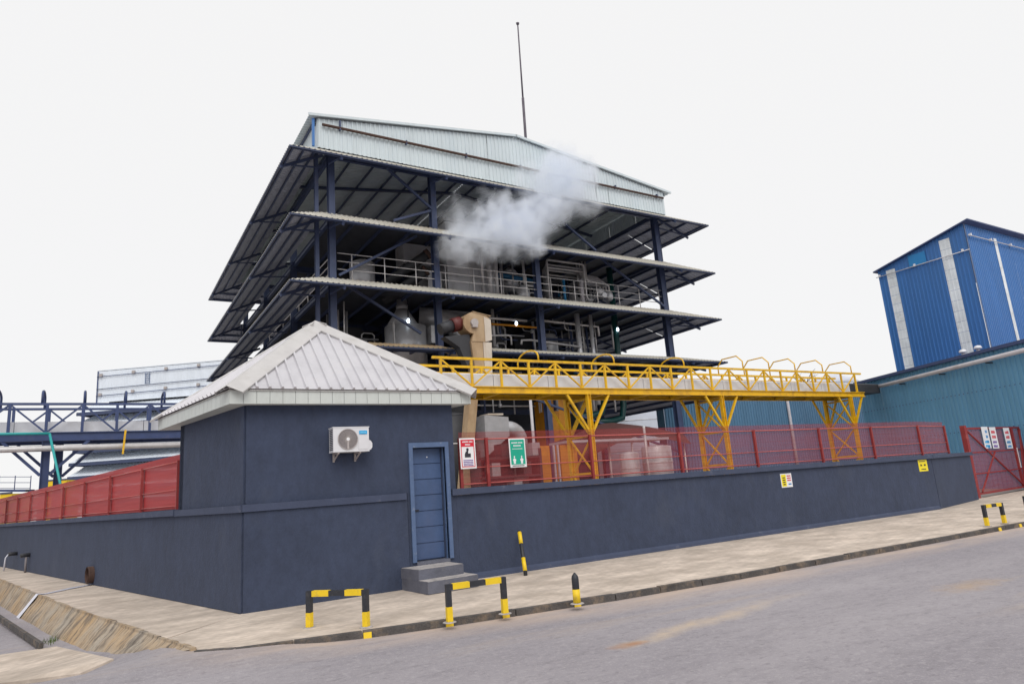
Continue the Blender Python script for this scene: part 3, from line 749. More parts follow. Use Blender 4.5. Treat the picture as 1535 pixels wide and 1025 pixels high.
# red safety sign
so = Vector((5.955, 11.79, 2.01)); uz = Vector((-.012, 0, 1)).normalized()
s = sign('safety_sign', 'red and white safety sign with black pictogram on the fence beside the gatehouse', so, EX, uz, .34, .585, NF_)
P('red_border', 'red_print', s, lambda m: (rect(m, so, EX, uz, NF_, .025, .315, .42, .555, .0045), rect(m, so, EX, uz, NF_, .025, .04, .03, .418, .0045), rect(m, so, EX, uz, NF_, .30, .315, .03, .418, .0045), rect(m, so, EX, uz, NF_, .041, .299, .03, .045, .0045)))
P('lettering', 'white_print', s, lambda m: (blobs(m, so + NF_ * .0068, EX, uz, NF_, .06, .19, .50, .028, seed=3), blobs(m, so + NF_ * .0068, EX, uz, NF_, .205, .285, .50, .028, seed=4), blobs(m, so + NF_ * .0068, EX, uz, NF_, .12, .23, .445, .028, seed=5)))
P('pictogram', 'dark_print', s, lambda m: (m.prism([so + NF_ * .0045 + EX * (.165 + .028 * math.cos(t)) + uz * (.365 + .03 * math.sin(t)) for t in [i * math.pi / 6 for i in range(12)]], NF_ * .002),
    m.prism([so + NF_ * .0048 + EX * x + uz * z for x, z in ((.10, .215), (.23, .215), (.23, .29), (.175, .29), (.18, .335), (.15, .345), (.115, .31), (.10, .27))], NF_ * .002)))
P('small_print', 'violet_print', s, lambda m: blobs(m, so + NF_ * .0045, EX, uz, NF_, .065, .275, .15, .02, 4, seed=6))
# green safety sign
so = Vector((7.06, 11.79, 1.985)); s = sign('safety_sign', 'green safety sign with two white figures on the red fence', so, EX, uz, .385, .575, NF_)
P('green_field', 'green_print', s, lambda m: rect(m, so, EX, uz, NF_, .025, .36, .055, .55, .0045))
P('lettering', 'white_print', s, lambda m: (blobs(m, so + NF_ * .0068, EX, uz, NF_, .06, .20, .475, .03, seed=8), blobs(m, so + NF_ * .0068, EX, uz, NF_, .215, .32, .475, .03, seed=9), blobs(m, so + NF_ * .0068, EX, uz, NF_, .10, .28, .415, .03, seed=10), blobs(m, so + NF_ * .0068, EX, uz, NF_, .07, .31, .36, .014, seed=11)))
def figure(m, x):
    for pl in (((x - .018, .205), (x, .232), (x + .018, .205), (x, .185)), ((x - .04, .15), (x, .19), (x + .04, .15), (x + .025, .12), (x + .022, .07), (x - .022, .07), (x - .025, .12))):
        m.prism([so + NF_ * .0068 + EX * a + uz * b for a, b in pl], NF_ * .002)
P('pictogram', 'white_print', s, lambda m: (figure(m, .105), figure(m, .275)))
P('small_print', 'dark_print', s, lambda m: blobs(m, so + NF_ * .0045, EX, uz, NF_, .05, .33, .022, .02, seed=13))
# stickers on the front wall
so = Vector((15.10, FY - .001, 1.09)); s = sign('wall_notice', 'half yellow half white notice stuck on the dark wall', so, EX, EZv, .44, .35, NF_)
P('yellow_half', 'yellow_print', s, lambda m: rect(m, so, EX, EZv, NF_, .025, .21, .025, .325, .0045))
P('small_print', 'dark_print', s, lambda m: (blobs(m, so + NF_ * .0066, EX, EZv, NF_, .07, .17, .23, .035, 4, seed=14)))
P('red_print', 'red_print', s, lambda m: (blobs(m, so + NF_ * .0045, EX, EZv, NF_, .25, .40, .27, .035, 3, seed=15)))
P('blue_print', 'blue_print', s, lambda m: (blobs(m, so + NF_ * .0045, EX, EZv, NF_, .28, .40, .06, .04, seed=16)))
so = Vector((21.62, FY - .001, 1.17)); s = sign('wall_notice', 'all yellow notice near the right end of the dark wall', so, EX, EZv, .50, .35, NF_, 'yellow_print')
P('small_print', 'dark_print', s, lambda m: (blobs(m, so + NF_ * .0045, EX, EZv, NF_, .10, .20, .16, .06, seed=17), blobs(m, so + NF_ * .0045, EX, EZv, NF_, .3, .40, .16, .06, seed=18), blobs(m, so + NF_ * .0045, EX, EZv, NF_, .12, .38, .05, .03, 1, seed=19), blobs(m, so + NF_ * .0045, EX, EZv, NF_, .08, .4, .29, .02, 1, seed=29)))
# notices on the gate
for k, (px, lab, c1, c2) in enumerate(((1478, 'notice with blue print, left one on the left gate leaf', 'blue_print', 'cyan_print'), (1490, 'notice with red and violet print, nearest the centre on the left gate leaf', 'red_print', 'violet_print'), (1511, 'notice with pink and blue print on the right gate leaf', 'red_print', 'blue_print'))):
    p = onpl(px - 1, 672, G0 + GN * .06, GN)
    so = p; s = sign('gate_notice', 'white ' + lab, so, GD, EZv, .62, .82, GN)
    P('heading', c1, s, lambda m: blobs(m, so + GN * .0045, GD, EZv, GN, .12 if k else .3, .5, .58, .12, 2 if k else 4, seed=20 + k))
    P('small_print', c2, s, lambda m: blobs(m, so + GN * .0045, GD, EZv, GN, .1, .5, .2, .1, 2, seed=30 + k))

# ================================================================== STREET FURNITURE
def barrier(label, a, b, h=.43):
    a = Vector(a); b = Vector(b); a.z = b.z = -.02; t = thing('safety_barrier', (a + b) / 2, label, 'barrier', 'black and yellow safety barriers along the kerb')
    d = (b - a).normalized(); U = Vector((0, 0, 1)); s = .068
    for p in (a, b):
        po = P('post', 'black_paint', t, lambda m: m.beam(p, p + U * (h - s / 2), s, s, d))
        P('yellow_band', 'yellow_paint', po, lambda m: m.beam(p + U * .012, p + U * .19, s + .005, s + .005, d))
        P('base_collar', 'tread', po, lambda m: m.lathe(p, [(.09, 0), (.085, .008), (.06, .011)], 12))
    rail = P('rail', 'black_paint', t, lambda m: m.beam(a - d * s / 2 + U * (h), b + d * s / 2 + U * (h), s, s))
    L_ = (b - a).length
    for f0, f1 in ((.07, .37), (.66, .95)):
        P('yellow_band', 'yellow_paint', rail, lambda m: m.beam(a + d * L_ * f0 + U * h, a + d * L_ * f1 + U * h, s + .005, s + .005))
barrier('black and yellow safety barrier left of the door steps on the corner pavement', onz(464, 938), onz(549, 937))
barrier('black and yellow safety barrier at the kerb in front of the door steps', onz(674, 930), onz(757, 917))
barrier('small far black and yellow safety barrier at the kerb near the gate', onz(1480, 787), onz(1506, 783))
barrier('black and yellow safety barrier cut off by the right edge', onz(1541, 770), onz(1560, 766))
bo = onz(865, 902); bo.z = -.02
t = thing('bollard', bo, 'short black and yellow bollard with pointed cap on the kerb', 'bollard')
P('post', 'black_paint', t, lambda m: m.lathe(bo, [(.05, 0), (.05, .33), (.044, .36), (.012, .405), (0.002, .408)], 16))
P('yellow_band', 'yellow_paint', t, lambda m: m.lathe(bo, [(.0525, .012), (.0525, .19)], 16))
P('base_collar', 'tread', t, lambda m: m.lathe(bo, [(.1, 0), (.09, .008), (.06, .011)], 12))
p0 = Vector((6.87, 11.20, 0)); p1 = Vector((7.04, 11.60, .77)); dd = p1 - p0
t = thing('leaning_pole', p0, 'tall black and yellow pole leaning against the front wall', 'pole')
P('pole', 'black_paint', t, lambda m: m.tube([p0, p1], .036, 14))
for f0, f1 in ((.09, .38), (.70, .97)): P('yellow_band', 'yellow_paint', t, lambda m: m.tube([p0 + dd * f0, p0 + dd * f1], .039, 14))

# drains in the side wall
wp = lambda px, py: onpl(px, py, HC + LN * .03, LN)
c = wp(139, 862)
t = thing('drain_pipe', c, 'wide open rusty drain pipe low in the side wall nearest the corner', 'drain pipe')
P('pipe', 'rust', t, lambda m: (m.tube([c - LN * .02 + Vector((0, 0, .02)), c + LN * .13 + Vector((0, 0, .02))], .2, 24, cap=False), m.tube([c + LN * .13 + Vector((0, 0, .02)), c - LN * .02 + Vector((0, 0, .02))], .175, 24, cap=False),
    m.tube([c + LN * .10 + Vector((math.cos(k * math.pi / 12) * LD.x * .188, math.cos(k * math.pi / 12) * LD.y * .188, .02 + math.sin(k * math.pi / 12) * .188)) for k in range(25)], .018, 6)))
P('pipe_back', 'dark_print', t, lambda m: m.cyl(c - LN * .01 + Vector((0, 0, .02)), c + LN * .004 + Vector((0, 0, .02)), .174, n=20))
for px, py, lab, run in ((26, 829, 'small drain spout running water, leftmost in the side wall', 1), (45, 831, 'small dry drain spout with a thin downpipe in the side wall', 0)):
    c = wp(px, py); o = c + LN * .26
    t = thing('drain_spout', c, lab, 'drain spout')
    P('spout', 'dark_machine', t, lambda m: m.tube([c, c + LN * .2, c + LN * .27 + Vector((0, 0, -.01))], .065, 12))
    if run:
        P('water_jet', 'water_film', t, lambda m: m.tube([o, o + LN * .08 + Vector((0, 0, -.12)), o + LN * .10 + Vector((0, 0, -c.z + .01))], [.02, .022, .03], 8))
    else:
        P('downpipe', 'grille_grey', t, lambda m: m.tube([c + LN * .1 + Vector((0, 0, -.05)), c + LN * .1 + Vector((0, 0, -c.z))], .035, 8))
# thin film of water running from the wide drain over pavement and embankment
def strip(pts, w_):
    m = MB(); vs = []
    for i, p in enumerate(pts):
        d = (pts[min(i + 1, len(pts) - 1)] - pts[max(i - 1, 0)]); d.z = 0; d.normalize(); n = Vector((-d.y, d.x, 0)); ww = w_[i] if isinstance(w_, list) else w_
        vs += [p + n * ww / 2, p - n * ww / 2]
    m.add(vs, [(2 * i, 2 * i + 1, 2 * i + 3, 2 * i + 2) for i in range(len(pts) - 1)]); return m
g0 = wp(137, 876); g0.z = .0; e0 = onz(72, 889, .0)
tw = min((i / 2000 for i in range(2001)), key=lambda t: abs(along(embA, t)[1] - e0.y))
def slope_pt(t, f, up=.022):
    a = along(embA, t); b = along(embB, t); q = lerp2(a, b, f); return Vector((q[0] - up * .8, q[1], -.004 + (hroad(*b) - .026) * f + up))
wm = MB(); dt = .0042; rowsw = [[g0 + LD * .12 + Vector((0, 0, .005)), g0 - LD * .12 + Vector((0, 0, .005))]]
mid = g0.lerp(e0, .5) + Vector((0, .15, .005)); rowsw.append([mid + LD * .17, mid - LD * .17])
for f, wf, up in ((-.12, 1, .006), (0, 1.1, .02), (.35, 1.15, .022), (.7, 1.3, .022), (1.0, 1.7, .026)):
    ra = [slope_pt(tw + dt * wf, max(f, 0), up), slope_pt(tw - dt * wf, max(f, 0), up)]
    if f < 0: ra = [p + Vector((.14, 0, .0)) for p in ra]
    rowsw.append(ra)
wm.add([p for row in rowsw for p in row], [(2 * i, 2 * i + 1, 2 * i + 3, 2 * i + 2) for i in range(len(rowsw) - 1)])
struct('water', wm, 'water_film')

# ================================================================== YELLOW CONVEYOR BRIDGE
yb = thing('conveyor_bridge', (23, 21.2, 0), 'yellow steel conveyor bridge on braced legs running to the teal shed', 'bridge')
X0, X1, YN, YF, ZB, ZT = 9.8, 33.95, 20.5, 21.95, 5.0, 6.07
ks = [X0 + 1.18 * k for k in range(int((X1 - X0) / 1.18) + 1)]
for y in (YN, YF):
    P('bottom_chord', 'yellow_steel', yb, lambda m: m.ibeam((X0 - .3, y, ZB - .02), (X1, y, ZB - .02), .14, .25))
    P('top_chord', 'yellow_steel', yb, lambda m: m.beam((X0 - .3, y, ZT), (X1, y, ZT), .085))
    P('mid_rail', 'yellow_steel', yb, lambda m: m.beam((X0 - .3, y + (.04 if y > 21 else .045), ZT - .22), (X1, y + (.04 if y > 21 else .045), ZT - .22), .04)) if y == YF else None
    for k, x in enumerate(ks):
        P('post', 'yellow_steel', yb, lambda m: m.beam((x, y, ZB + .106), (x, y, ZT - .043), .075, .075))
        if k + 1 < len(ks):
            x2 = ks[k + 1]; za, zb = (ZB + .13, ZT - .06) if k % 2 == 1 else (ZT - .06, ZB + .13)
            P('diagonal', 'yellow_steel', yb, lambda m: m.beam((x + .03, y, za), (x2 - .03, y, zb), .05, .05))
for i, x in enumerate((10.2, 13.8, 17.4, 21.24, 24.95, 26.75, 28.65, 30.8, 33.2)):
    if i == 0: continue
    round_ = i < 4
    yn, yf = YN, YF; h = .5
    if round_:
        pts = [(x, yn, ZT + .04)] + [(x, yn + (yf - yn) * (.5 - .5 * math.cos(t)), ZT + .2 + .32 * math.sin(t)) for t in [math.pi * j / 8 for j in range(9)]] + [(x, yf, ZT + .04)]
    else:
        pts = [(x, yn, ZT + .04), (x, yn, ZT + .38), (x, yn + .3, ZT + .68), (x, yf - .3, ZT + .68), (x, yf, ZT + .38), (x, yf, ZT + .04)]
    P('hoop', 'yellow_steel' if round_ or i > 4 else 'yellow_steel', yb, lambda m: m.tube(pts, .03, 8))
# trough
xs = [X0 - .2 + 2.36 * i for i in range(12)]
xs[-1] = 35.9
for a, b in zip(xs[:-1], xs[1:]):
    P('trough_panel', 'trough' if b < 35 else 'dark_machine', yb, lambda m: m.prism([(a + .012, 20.74, 5.12), (a + .012, 21.70, 5.12), (a + .012, 21.70, 5.56), (a + .012, 21.6, 5.62), (a + .012, 20.84, 5.62), (a + .012, 20.74, 5.56)], (b - a - .024, 0, 0)))
for k, x in enumerate(ks[::2]):
    P('cross_beam', 'yellow_steel', yb, lambda m: m.beam((x, YN + .08, ZB - .05), (x, YF - .08, ZB - .05), .1, .14))
P('walkway_floor', 'deck', yb, lambda m: m.box((X0, YN + .08, ZB + .04), (X1 - .1, YF - .08, ZB + .07)))
for x in (15.94, 23.26, 32.7):
    for y in (YN, YF):
        P('leg', 'yellow_steel', yb, lambda m: m.ibeam((x, y, 0.012), (x, y, ZB - .15), .16, .16, .025, (1, 0, 0)))
        for s in (-1, 1):
            P('knee_brace', 'yellow_steel', yb, lambda m: m.beam((x + s * .09, y, 3.45), (x + s * 1.0, y, ZB - .15), .085))
    zz = [.4, 1.9, 3.3, 4.7]
    for i, z in enumerate(zz):
        P('leg_tie', 'yellow_steel', yb, lambda m: m.beam((x, YN + .1, z), (x, YF - .1, z), .08))
        if i < 3:
            P('leg_diagonal', 'yellow_steel', yb, lambda m: m.beam((x - .03, YN + .1, z + .06), (x - .03, YF - .1, zz[i + 1] - .06), .06))
            P('leg_diagonal', 'yellow_steel', yb, lambda m: m.beam((x + .04, YF - .1, z + .06), (x + .04, YN + .1, zz[i + 1] - .06), .06))

# ================================================================== PROCESS BUILDING
pb = thing('process_building', (21, 43, 0), 'tall open sided steel process building with tiered canopy roofs', 'industrial building')
CX = [9.6, 15.3, 21.9, 32.0]; CY = [32, 39.8, 47.6, 55.4]
EX0, EX1, EY0, EY1 = 7.07, 35.15, 30.0, 57.4
LV = [(18.14, 19.25), (14.72, 15.80), (11.50, 12.38), (8.60, 9.18)]    # eave, inner edge
for j, y in enumerate(CY):
    for i, x in enumerate(CX):
        P('column', 'steel_navy', pb, lambda m: m.ibeam((x, y, .012), (x, y, 19.2), .32, .36, .04, (0, 1, 0)))
P('column', 'steel_navy', pb, lambda m: m.ibeam((8.88, 32.1, .012), (8.88, 32.1, 19.2), .18, .22, .03, (0, 1, 0)))
P('column', 'steel_navy', pb, lambda m: m.ibeam((32.85, 32.6, .012), (32.85, 32.6, 19.2), .18, .24, .03, (0, 1, 0)))
def canopy(lv, ze, zi):
    E_ = [Vector((EX0, EY0, ze)), Vector((EX1, EY0, ze)), Vector((EX1, EY1, ze)), Vector((EX0, EY1, ze))]
    I_ = [Vector((9.2, 31.9, zi)), Vector((32.4, 31.9, zi)), Vector((32.4, 55.5, zi)), Vector((9.2, 55.5, zi))]
    for k in range(4):
        a, b, c, d = E_[k], E_[(k + 1) % 4], I_[(k + 1) % 4], I_[k]
        u = (b - a).normalized(); inn = ((d + c) / 2 - (a + b) / 2); inn.normalize()
        spans = [(-999, 999)]
        if lv == 3 and k == 0: spans = [(-999, 15.25), (17.3, 999)]
        for s0, s1 in spans:
            pl = clip([a, b, c, d], u, s0, s1)
            rusty = (lv == 3 and k == 0 and s0 < 0)
            # sag the sheets a little between rafters by splitting in bays
            q0 = min(p.dot(u) for p in pl); q1 = max(p.dot(u) for p in pl); nb = max(1, round((q1 - q0) / 5.6))
            for i in range(nb):
                sub = clip(pl, u, q0 + (q1 - q0) * i / nb, q0 + (q1 - q0) * (i + 1) / nb)
                if len(sub) < 3: continue
                m = MB(); sheet(m, sub, u, .26, .035)
                m.build('canopy_sheet', 'rusty_sheet' if rusty else 'canopy_sheet', pb)
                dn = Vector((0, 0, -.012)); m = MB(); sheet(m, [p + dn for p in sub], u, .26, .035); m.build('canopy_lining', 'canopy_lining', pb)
            t0 = a + u * (max(q0, a.dot(u)) - a.dot(u)); t1 = a + u * (min(q1, b.dot(u)) - a.dot(u))
            P('eave_angle', 'steel_navy', pb, lambda m: m.beam(t0 + Vector((0, 0, -.05)) + inn * .05, t1 + Vector((0, 0, -.05)) + inn * .05, .06, .075))
        rid = [.1, .42, .74]
        for f in rid:
            p = a.lerp(d, f); q = b.lerp(c, f); o = Vector((0, 0, -.1))
            if lv == 3 and k == 0:
                P('purlin', 'steel_navy', pb, lambda m: m.beam(p + o, Vector((15.2, p.y, p.z)) + o, .07, .14)); P('purlin', 'steel_navy', pb, lambda m: m.beam(Vector((17.35, p.y, p.z)) + o, q + o, .07, .14))
            else:
                P('purlin', 'steel_navy', pb, lambda m: m.beam(p + o, q + o, .07, .14))
        L_ = (b - a).length
        posr = {0: [(x - EX0) for x in (9.6, 15.2 if lv == 3 else 15.3, 21.9, 32.0)], 1: [(y - EY0) for y in (32, 39.8, 47.6, 55.4)]}
        pr_ = posr[k % 2]
        if k >= 2: pr_ = [L_ - v for v in pr_]
        for v in pr_:
            e = a + u * v; w_ = inn.copy(); w2 = Vector((inn.x, inn.y, 0)).normalized()
            hor = abs((d - a).dot(w2)); top_ = e + w2 * hor + Vector((0, 0, zi - ze))
            P('rafter', 'steel_navy', pb, lambda m: m.beam(e + Vector((0, 0, -.2)), top_ + Vector((0, 0, -.26)), .09, .14))
            P('strut', 'steel_navy', pb, lambda m: m.beam(e.lerp(top_, .25) + Vector((0, 0, -.3)), top_ + Vector((0, 0, -.95)), .07, .07))
    # ring beam at the inner edge
    for k in range(4):
        a, b = I_[k], I_[(k + 1) % 4]
        cc = [Vector((9.6, 32, zi - .2)), Vector((32, 32, zi - .2)), Vector((32, 55.4, zi - .2)), Vector((9.6, 55.4, zi - .2))]
        P('ring_beam', 'steel_navy', pb, lambda m: m.ibeam(cc[k], cc[(k + 1) % 4], .16, .32, .03))
for lv, (ze, zi) in enumerate(LV): canopy(lv, ze, zi)
a, b, c, d = Vector((EX1, 31.9, 6.5)), Vector((EX1, EY1, 6.5)), Vector((32.4, EY1, 7.4)), Vector((32.4, 31.9, 7.4))      # low canopy on the right side only
for i in range(4):
    sub = clip([a, b, c, d], Vector((0, 1, 0)), 31.9 + 6.375 * i, 31.9 + 6.375 * (i + 1))
    m = MB(); sheet(m, sub, (0, 1, 0), .26, .035); m.build('canopy_sheet', 'canopy_sheet', pb)
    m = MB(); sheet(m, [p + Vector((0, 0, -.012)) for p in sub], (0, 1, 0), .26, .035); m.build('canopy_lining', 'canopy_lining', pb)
for f in (.03, .35, .68, .97):
    p = a.lerp(d, f); q = b.lerp(c, f); P('purlin', 'steel_navy', pb, lambda m: m.beam(p + Vector((0, 0, -.1)), q + Vector((0, 0, -.1)), .08, .16))
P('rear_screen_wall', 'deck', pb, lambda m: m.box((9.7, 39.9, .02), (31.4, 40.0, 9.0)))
P('ground_beam', 'steel_navy', pb, lambda m: m.ibeam((20, 38.0, 6.4), (32, 38, 6.4), .2, .3, .03))
# decks
for lv, (ze, zi) in enumerate(LV[1:], 1):
    P('deck', 'deck', pb, lambda m: m.box((9.62, 32.1, zi - .06), (31.9, 55.3, zi - .01)))
    for i in range(14):
        x = 10.9 + i * 1.6; P('joist', 'steel_navy', pb, lambda m: m.beam((x, 32.2, zi - .16), (x, 55.3, zi - .16), .08, .18))
    for y in CY[1:]:
        P('girder', 'steel_navy', pb, lambda m: m.ibeam((9.6, y, zi - .42), (32, y, zi - .42), .2, .36, .03))
# gable roof
RZ, RR, RX = 20.92, 22.52, 21.0
for x0, x1 in ((8.45, RX), (33.55, RX)):
    nb = 4
    for i in range(nb):
        y0 = 31.62 + (24.3 / nb) * i; y1 = y0 + 24.3 / nb
        m = MB(); sheet(m, [(x0, y0, RZ + .02), (x1, y0, RR + .02), (x1, y1, RR + .02), (x0, y1, RZ + .02)], (0, 1, 0), .26, .035); m.build('roof_sheet', 'cladding_grey', pb)
    for i in range(8):
        f = .03 + i * .13; x = x0 + (x1 - x0) * f; z = RZ + (RR - RZ) * f
        P('purlin', 'steel_navy', pb, lambda m: m.beam((x, 31.9, z - .09), (x, 55.8, z - .09), .07, .15))
    for y in CY:
        P('roof_rafter', 'steel_navy', pb, lambda m: m.beam((x0 + (.4 if x0 < RX else -.4), y + .2, RZ - .2), (x1, y + .2, RR - .22), .14, .22, (0, 1, 0)))
for x0, x1 in ((8.4, RX), (33.6, RX)):
    P('verge_trim', 'cladding_grey', pb, lambda m: m.beam((x0, 31.6, RZ + .03), (x1 + (.02 if x0 < RX else -.02), 31.6, RR + .03), .06, .14))
# gable cladding, sheet by sheet
gp = [Vector((8.9, 31.78, 19.28)), Vector((33.0, 31.78, 19.28)), Vector((33.0, 31.78, 20.88)), Vector((RX, 31.78, RR - .06)), Vector((8.9, 31.78, 20.88))]
for i in range(24):
    a = 8.9 + 24.1 * i / 24; pl = clip(gp, Vector((1, 0, 0)), a, a + 24.1 / 24 - .001)
    m = MB(); sheet(m, pl, (1, 0, 0), .251, .05); m.build('cladding_sheet', 'cladding_grey', pb)
for sx in (8.9, 33.0):
    for i in range(8):
        y0 = 31.8 + 24 / 8 * i; pl = [Vector((sx, y0, 19.28)), Vector((sx, y0 + 2.99, 19.28)), Vector((sx, y0 + 2.99, 20.9)), Vector((sx, y0, 20.9))]
        m = MB(); sheet(m, pl if sx > 20 else pl[::-1], (0, 1, 0), .25, .03); m.build('cladding_sheet', 'cladding_grey', pb)
gpb = [Vector((p.x, 55.6, p.z)) for p in gp[::-1]]
m = MB(); sheet(m, gpb, (1, 0, 0), .25, .03); m.build('cladding_sheet', 'cladding_grey', pb)
P('corner_trim', 'blue_clad', pb, lambda m: m.box((8.62, 31.74, 19.3), (8.74, 31.86, 20.85)))
P('gutter_pipe', 'rust', pb, lambda m: m.tube([(9.1, 31.62, 20.52), (16, 31.62, 20.50), (24, 31.62, 20.47), (32.8, 31.62, 20.42)], .075, 8))
for i in range(7):
    x = 10.0 + 3.7 * i; P('pipe_clip', 'steel_navy', pb, lambda m: m.box((x, 31.56, 20.40), (x + .07, 31.75, 20.95 if i == 0 else 20.62)))
# braces on the front
for a, b in (((9.9, 31.85, 12.55), (14.2, 31.85, 15.2)), ((12.6, 31.85, 18.9), (15.2, 31.85, 16.9)), ((10.4, 31.85, 12.0), (14.2, 31.85, 9.8)), ((15.1, 31.85, 16.8), (12.9, 31.85, 15.9)), ((26.5, 31.85, 15.6), (31.9, 31.85, 12.6)), ((24.2, 31.85, 17.4), (26.5, 31.85, 15.9)), ((10.5, 31.85, 9.4), (15.0, 31.85, 6.3)), ((20.2, 31.85, 6.6), (31.8, 31.85, 3.0))):
    P('brace', 'steel_navy', pb, lambda m: m.beam(a, b, .12))
# handrails at the third level, front and left side
for z in (13.75, 13.32, 12.9):
    P('handrail', 'pipe_steel', pb, lambda m: m.tube([(9.85, 31.95, z), (32, 31.95, z)], .022, 6)); P('handrail', 'pipe_steel', pb, lambda m: m.tube([(9.7, 32.2, z), (9.7, 50, z)], .026, 6))
for i in range(13):
    x = 10.6 + 1.75 * i; P('rail_post', 'pipe_steel', pb, lambda m: m.tube([(x, 31.95, 12.42), (x, 31.95, 13.75)], .028, 6))
for i in range(9): P('rail_post', 'pipe_steel', pb, lambda m: m.tube([(9.7, 33 + 2 * i, 12.42), (9.7, 33 + 2 * i, 13.75)], .028, 6))

# lightning mast
a = ony(788, 213, 33.5); b = ony(776, 36, 33.5); base = Vector((a.x, 33.5, 22.1))
t = thing('lightning_mast', base, 'tall thin lightning mast standing on the process building roof', 'mast')
P('lower_tube', 'mast', t, lambda m: m.tube([base, base.lerp(b, .45)], .09, 8)); P('upper_tube', 'mast', t, lambda m: m.tube([base.lerp(b, .45), b], [.06, .045], 8))
P('finial', 'mast', t, lambda m: (m.sphere(b, .11), m.beam(b + Vector((-.12, 0, .02)), b + Vector((.12, 0, .1)), .05)))

# ================================================================== EQUIPMENT INSIDE THE PROCESS BUILDING
L2, L3, L4 = 15.85, 12.42, 9.18
def tank(name, label, cat, c, r, z0, z1, m_, top=.4, n=28, bands=2):
    t = thing(name, (c[0], c[1], z0), label, cat)
    P('shell', m_, t, lambda m: m.lathe((c[0], c[1], z0), [(r, 0), (r, z1 - z0), (r * .96, z1 - z0 + .03)], n))
    if top: P('lid', m_, t, lambda m: m.lathe((c[0], c[1], z1), [(r * .97, .031), (r * .7, top * .6), (r * .25, top), (.01, top + .02)], n))
    for k in range(bands):
        z = z0 + (z1 - z0) * (k + .5) / bands; P('band', 'pipe_steel', t, lambda m: m.lathe((c[0], c[1], z), [(r + .002, -.03), (r + .02, -.025), (r + .02, .025), (r + .002, .03)], n))
    return t
# tall pale casing behind the steam
t = thing('vapour_duct', (18.6, 34.6, L3), 'pale grey rectangular vapour duct rising behind the steam', 'duct')
for i, (z0, z1) in enumerate(((L3, 13.9), (13.92, 15.4), (15.42, 17.3))):
    for k, (x0, x1) in enumerate(((17.0, 18.4), (18.42, 20.2))):
        P('duct_panel', 'silo_grey', t, lambda m: m.box((x0, 34.0, z0), (x1, 35.6, z1)))
P('duct_cap', 'duct_grey', t, lambda m: m.prism([(16.9, 33.9, 17.32), (20.3, 33.9, 17.32), (20.3, 35.7, 17.32), (16.9, 35.7, 17.32)], (0, 0, .2)))
t = thing('vapour_duct', (16.1, 34.3, L3), 'pale grey casing beside the black elbows on the railed level', 'duct')
P('duct_panel', 'silo_grey', t, lambda m: m.box((15.55, 33.6, L3), (16.4, 35.0, 13.9))); P('duct_panel', 'duct_grey', t, lambda m: m.box((14.3, 34.0, 14.4), (16.3, 35.2, 15.6)))
t = thing('dark_duct', (14.5, 33.6, 13.8), 'pair of round dark ducts slanting with open rusty ends', 'duct')
for (p0x, p0y), (p1x, p1y) in (((560, 438), (641, 381)), ((575, 452), (638, 406))):
    p0 = ony(p0x, p0y, 34.2); p1 = ony(p1x, p1y, 32.9)
    P('duct', 'dark_machine', t, lambda m: m.tube([p0, p0.lerp(p1, .85), p1], .27, 14)); P('duct_rim', 'rust', t, lambda m: m.tube([p0.lerp(p1, .97), p0.lerp(p1, 1.03)], .30, 14))
tank('small_tank', 'small pale tank behind the railing right of the vapour duct', 'tank', (22.0, 35.2), .55, 13.6, 14.9, 'stainless')
tank('small_tank', 'squat stainless vessel on the railed floor right of the vapour duct', 'tank', (21.9, 33.6), .42, L3 + .1, 13.3, 'stainless')
# vertical steam pipes
for i, (px, z0, z1, r) in enumerate(((722, L3, 18.6, .10), (733, L3, 15.6, .16), (743, L3, 15.7, .12))):
    x = ony(px, 400, 33.4).x
    t = tag(MB().tube([(x, 33.4, z0), (x, 33.4, z1)], r, 10).build('steam_pipe', 'pipe_steel'), ['thin tall steam pipe reaching up through the steam, leftmost of three', 'thickest of three upright steam pipes right of the vapour duct', 'upright steam pipe, rightmost of the three by the vapour duct'][i], 'pipe', 'upright steam pipes')
# nest of bent pipes
pn = thing('pipe_manifold', (26, 33.6, L3), 'nest of bent steel pipes behind the railing at the right', 'pipework')
for i in range(7):
    y = 33.1 + .28 * i; x0 = 23.5 + .14 * i; x1 = 26.4 + .14 * i; zt = 15.35 - .05 * (i % 3) - .35 * (i % 2)
    P('pipe', 'pipe_steel', pn, lambda m: m.tube([(x0, y, L3), (x0, y, zt - .12), (x0 + .04, y, zt - .03), (x0 + .14, y, zt), (x1 - .14, y, zt), (x1 - .04, y, zt - .03), (x1, y, zt - .12), (x1, y, 13.2 - .1 * i), (x1 + .1, y, 13.0), (x1 + .5, y, 13.0)], .07, 8))
for i in range(4):
    y = 33.2 + .3 * i; z = 14.3 + .25 * i
    P('pipe', 'pipe_steel', pn, lambda m: m.tube([(26.6, y, z + 1.3), (26.6, y, z + .1), (26.75, y, z), (28.2, y, z - .1), (28.4, y, z - .2), (28.4, y, z - 1)], .065, 8))
P('pipe', 'pipe_white', pn, lambda m: m.tube([(25.9, 32.9, L3), (25.9, 32.9, 14.2)], .14, 12))
P('valve_body', 'stainless', pn, lambda m: (m.sphere((27.6, 33.2, 13.6), .3), m.cyl((27.6, 33.2, 13.3), (27.6, 32.7, 13.3), .18)))
P('valve_body', 'stainless', pn, lambda m: (m.lathe((28.2, 33.0, 13.0), [(.12, 0), (.25, .2), (.25, .5), (.1, .7)], 16)))
P('coupling', 'blue_pipe', pn, lambda m: m.tube([(24.3, 32.6, L3), (24.3, 32.6, 14.0)], .09, 10))
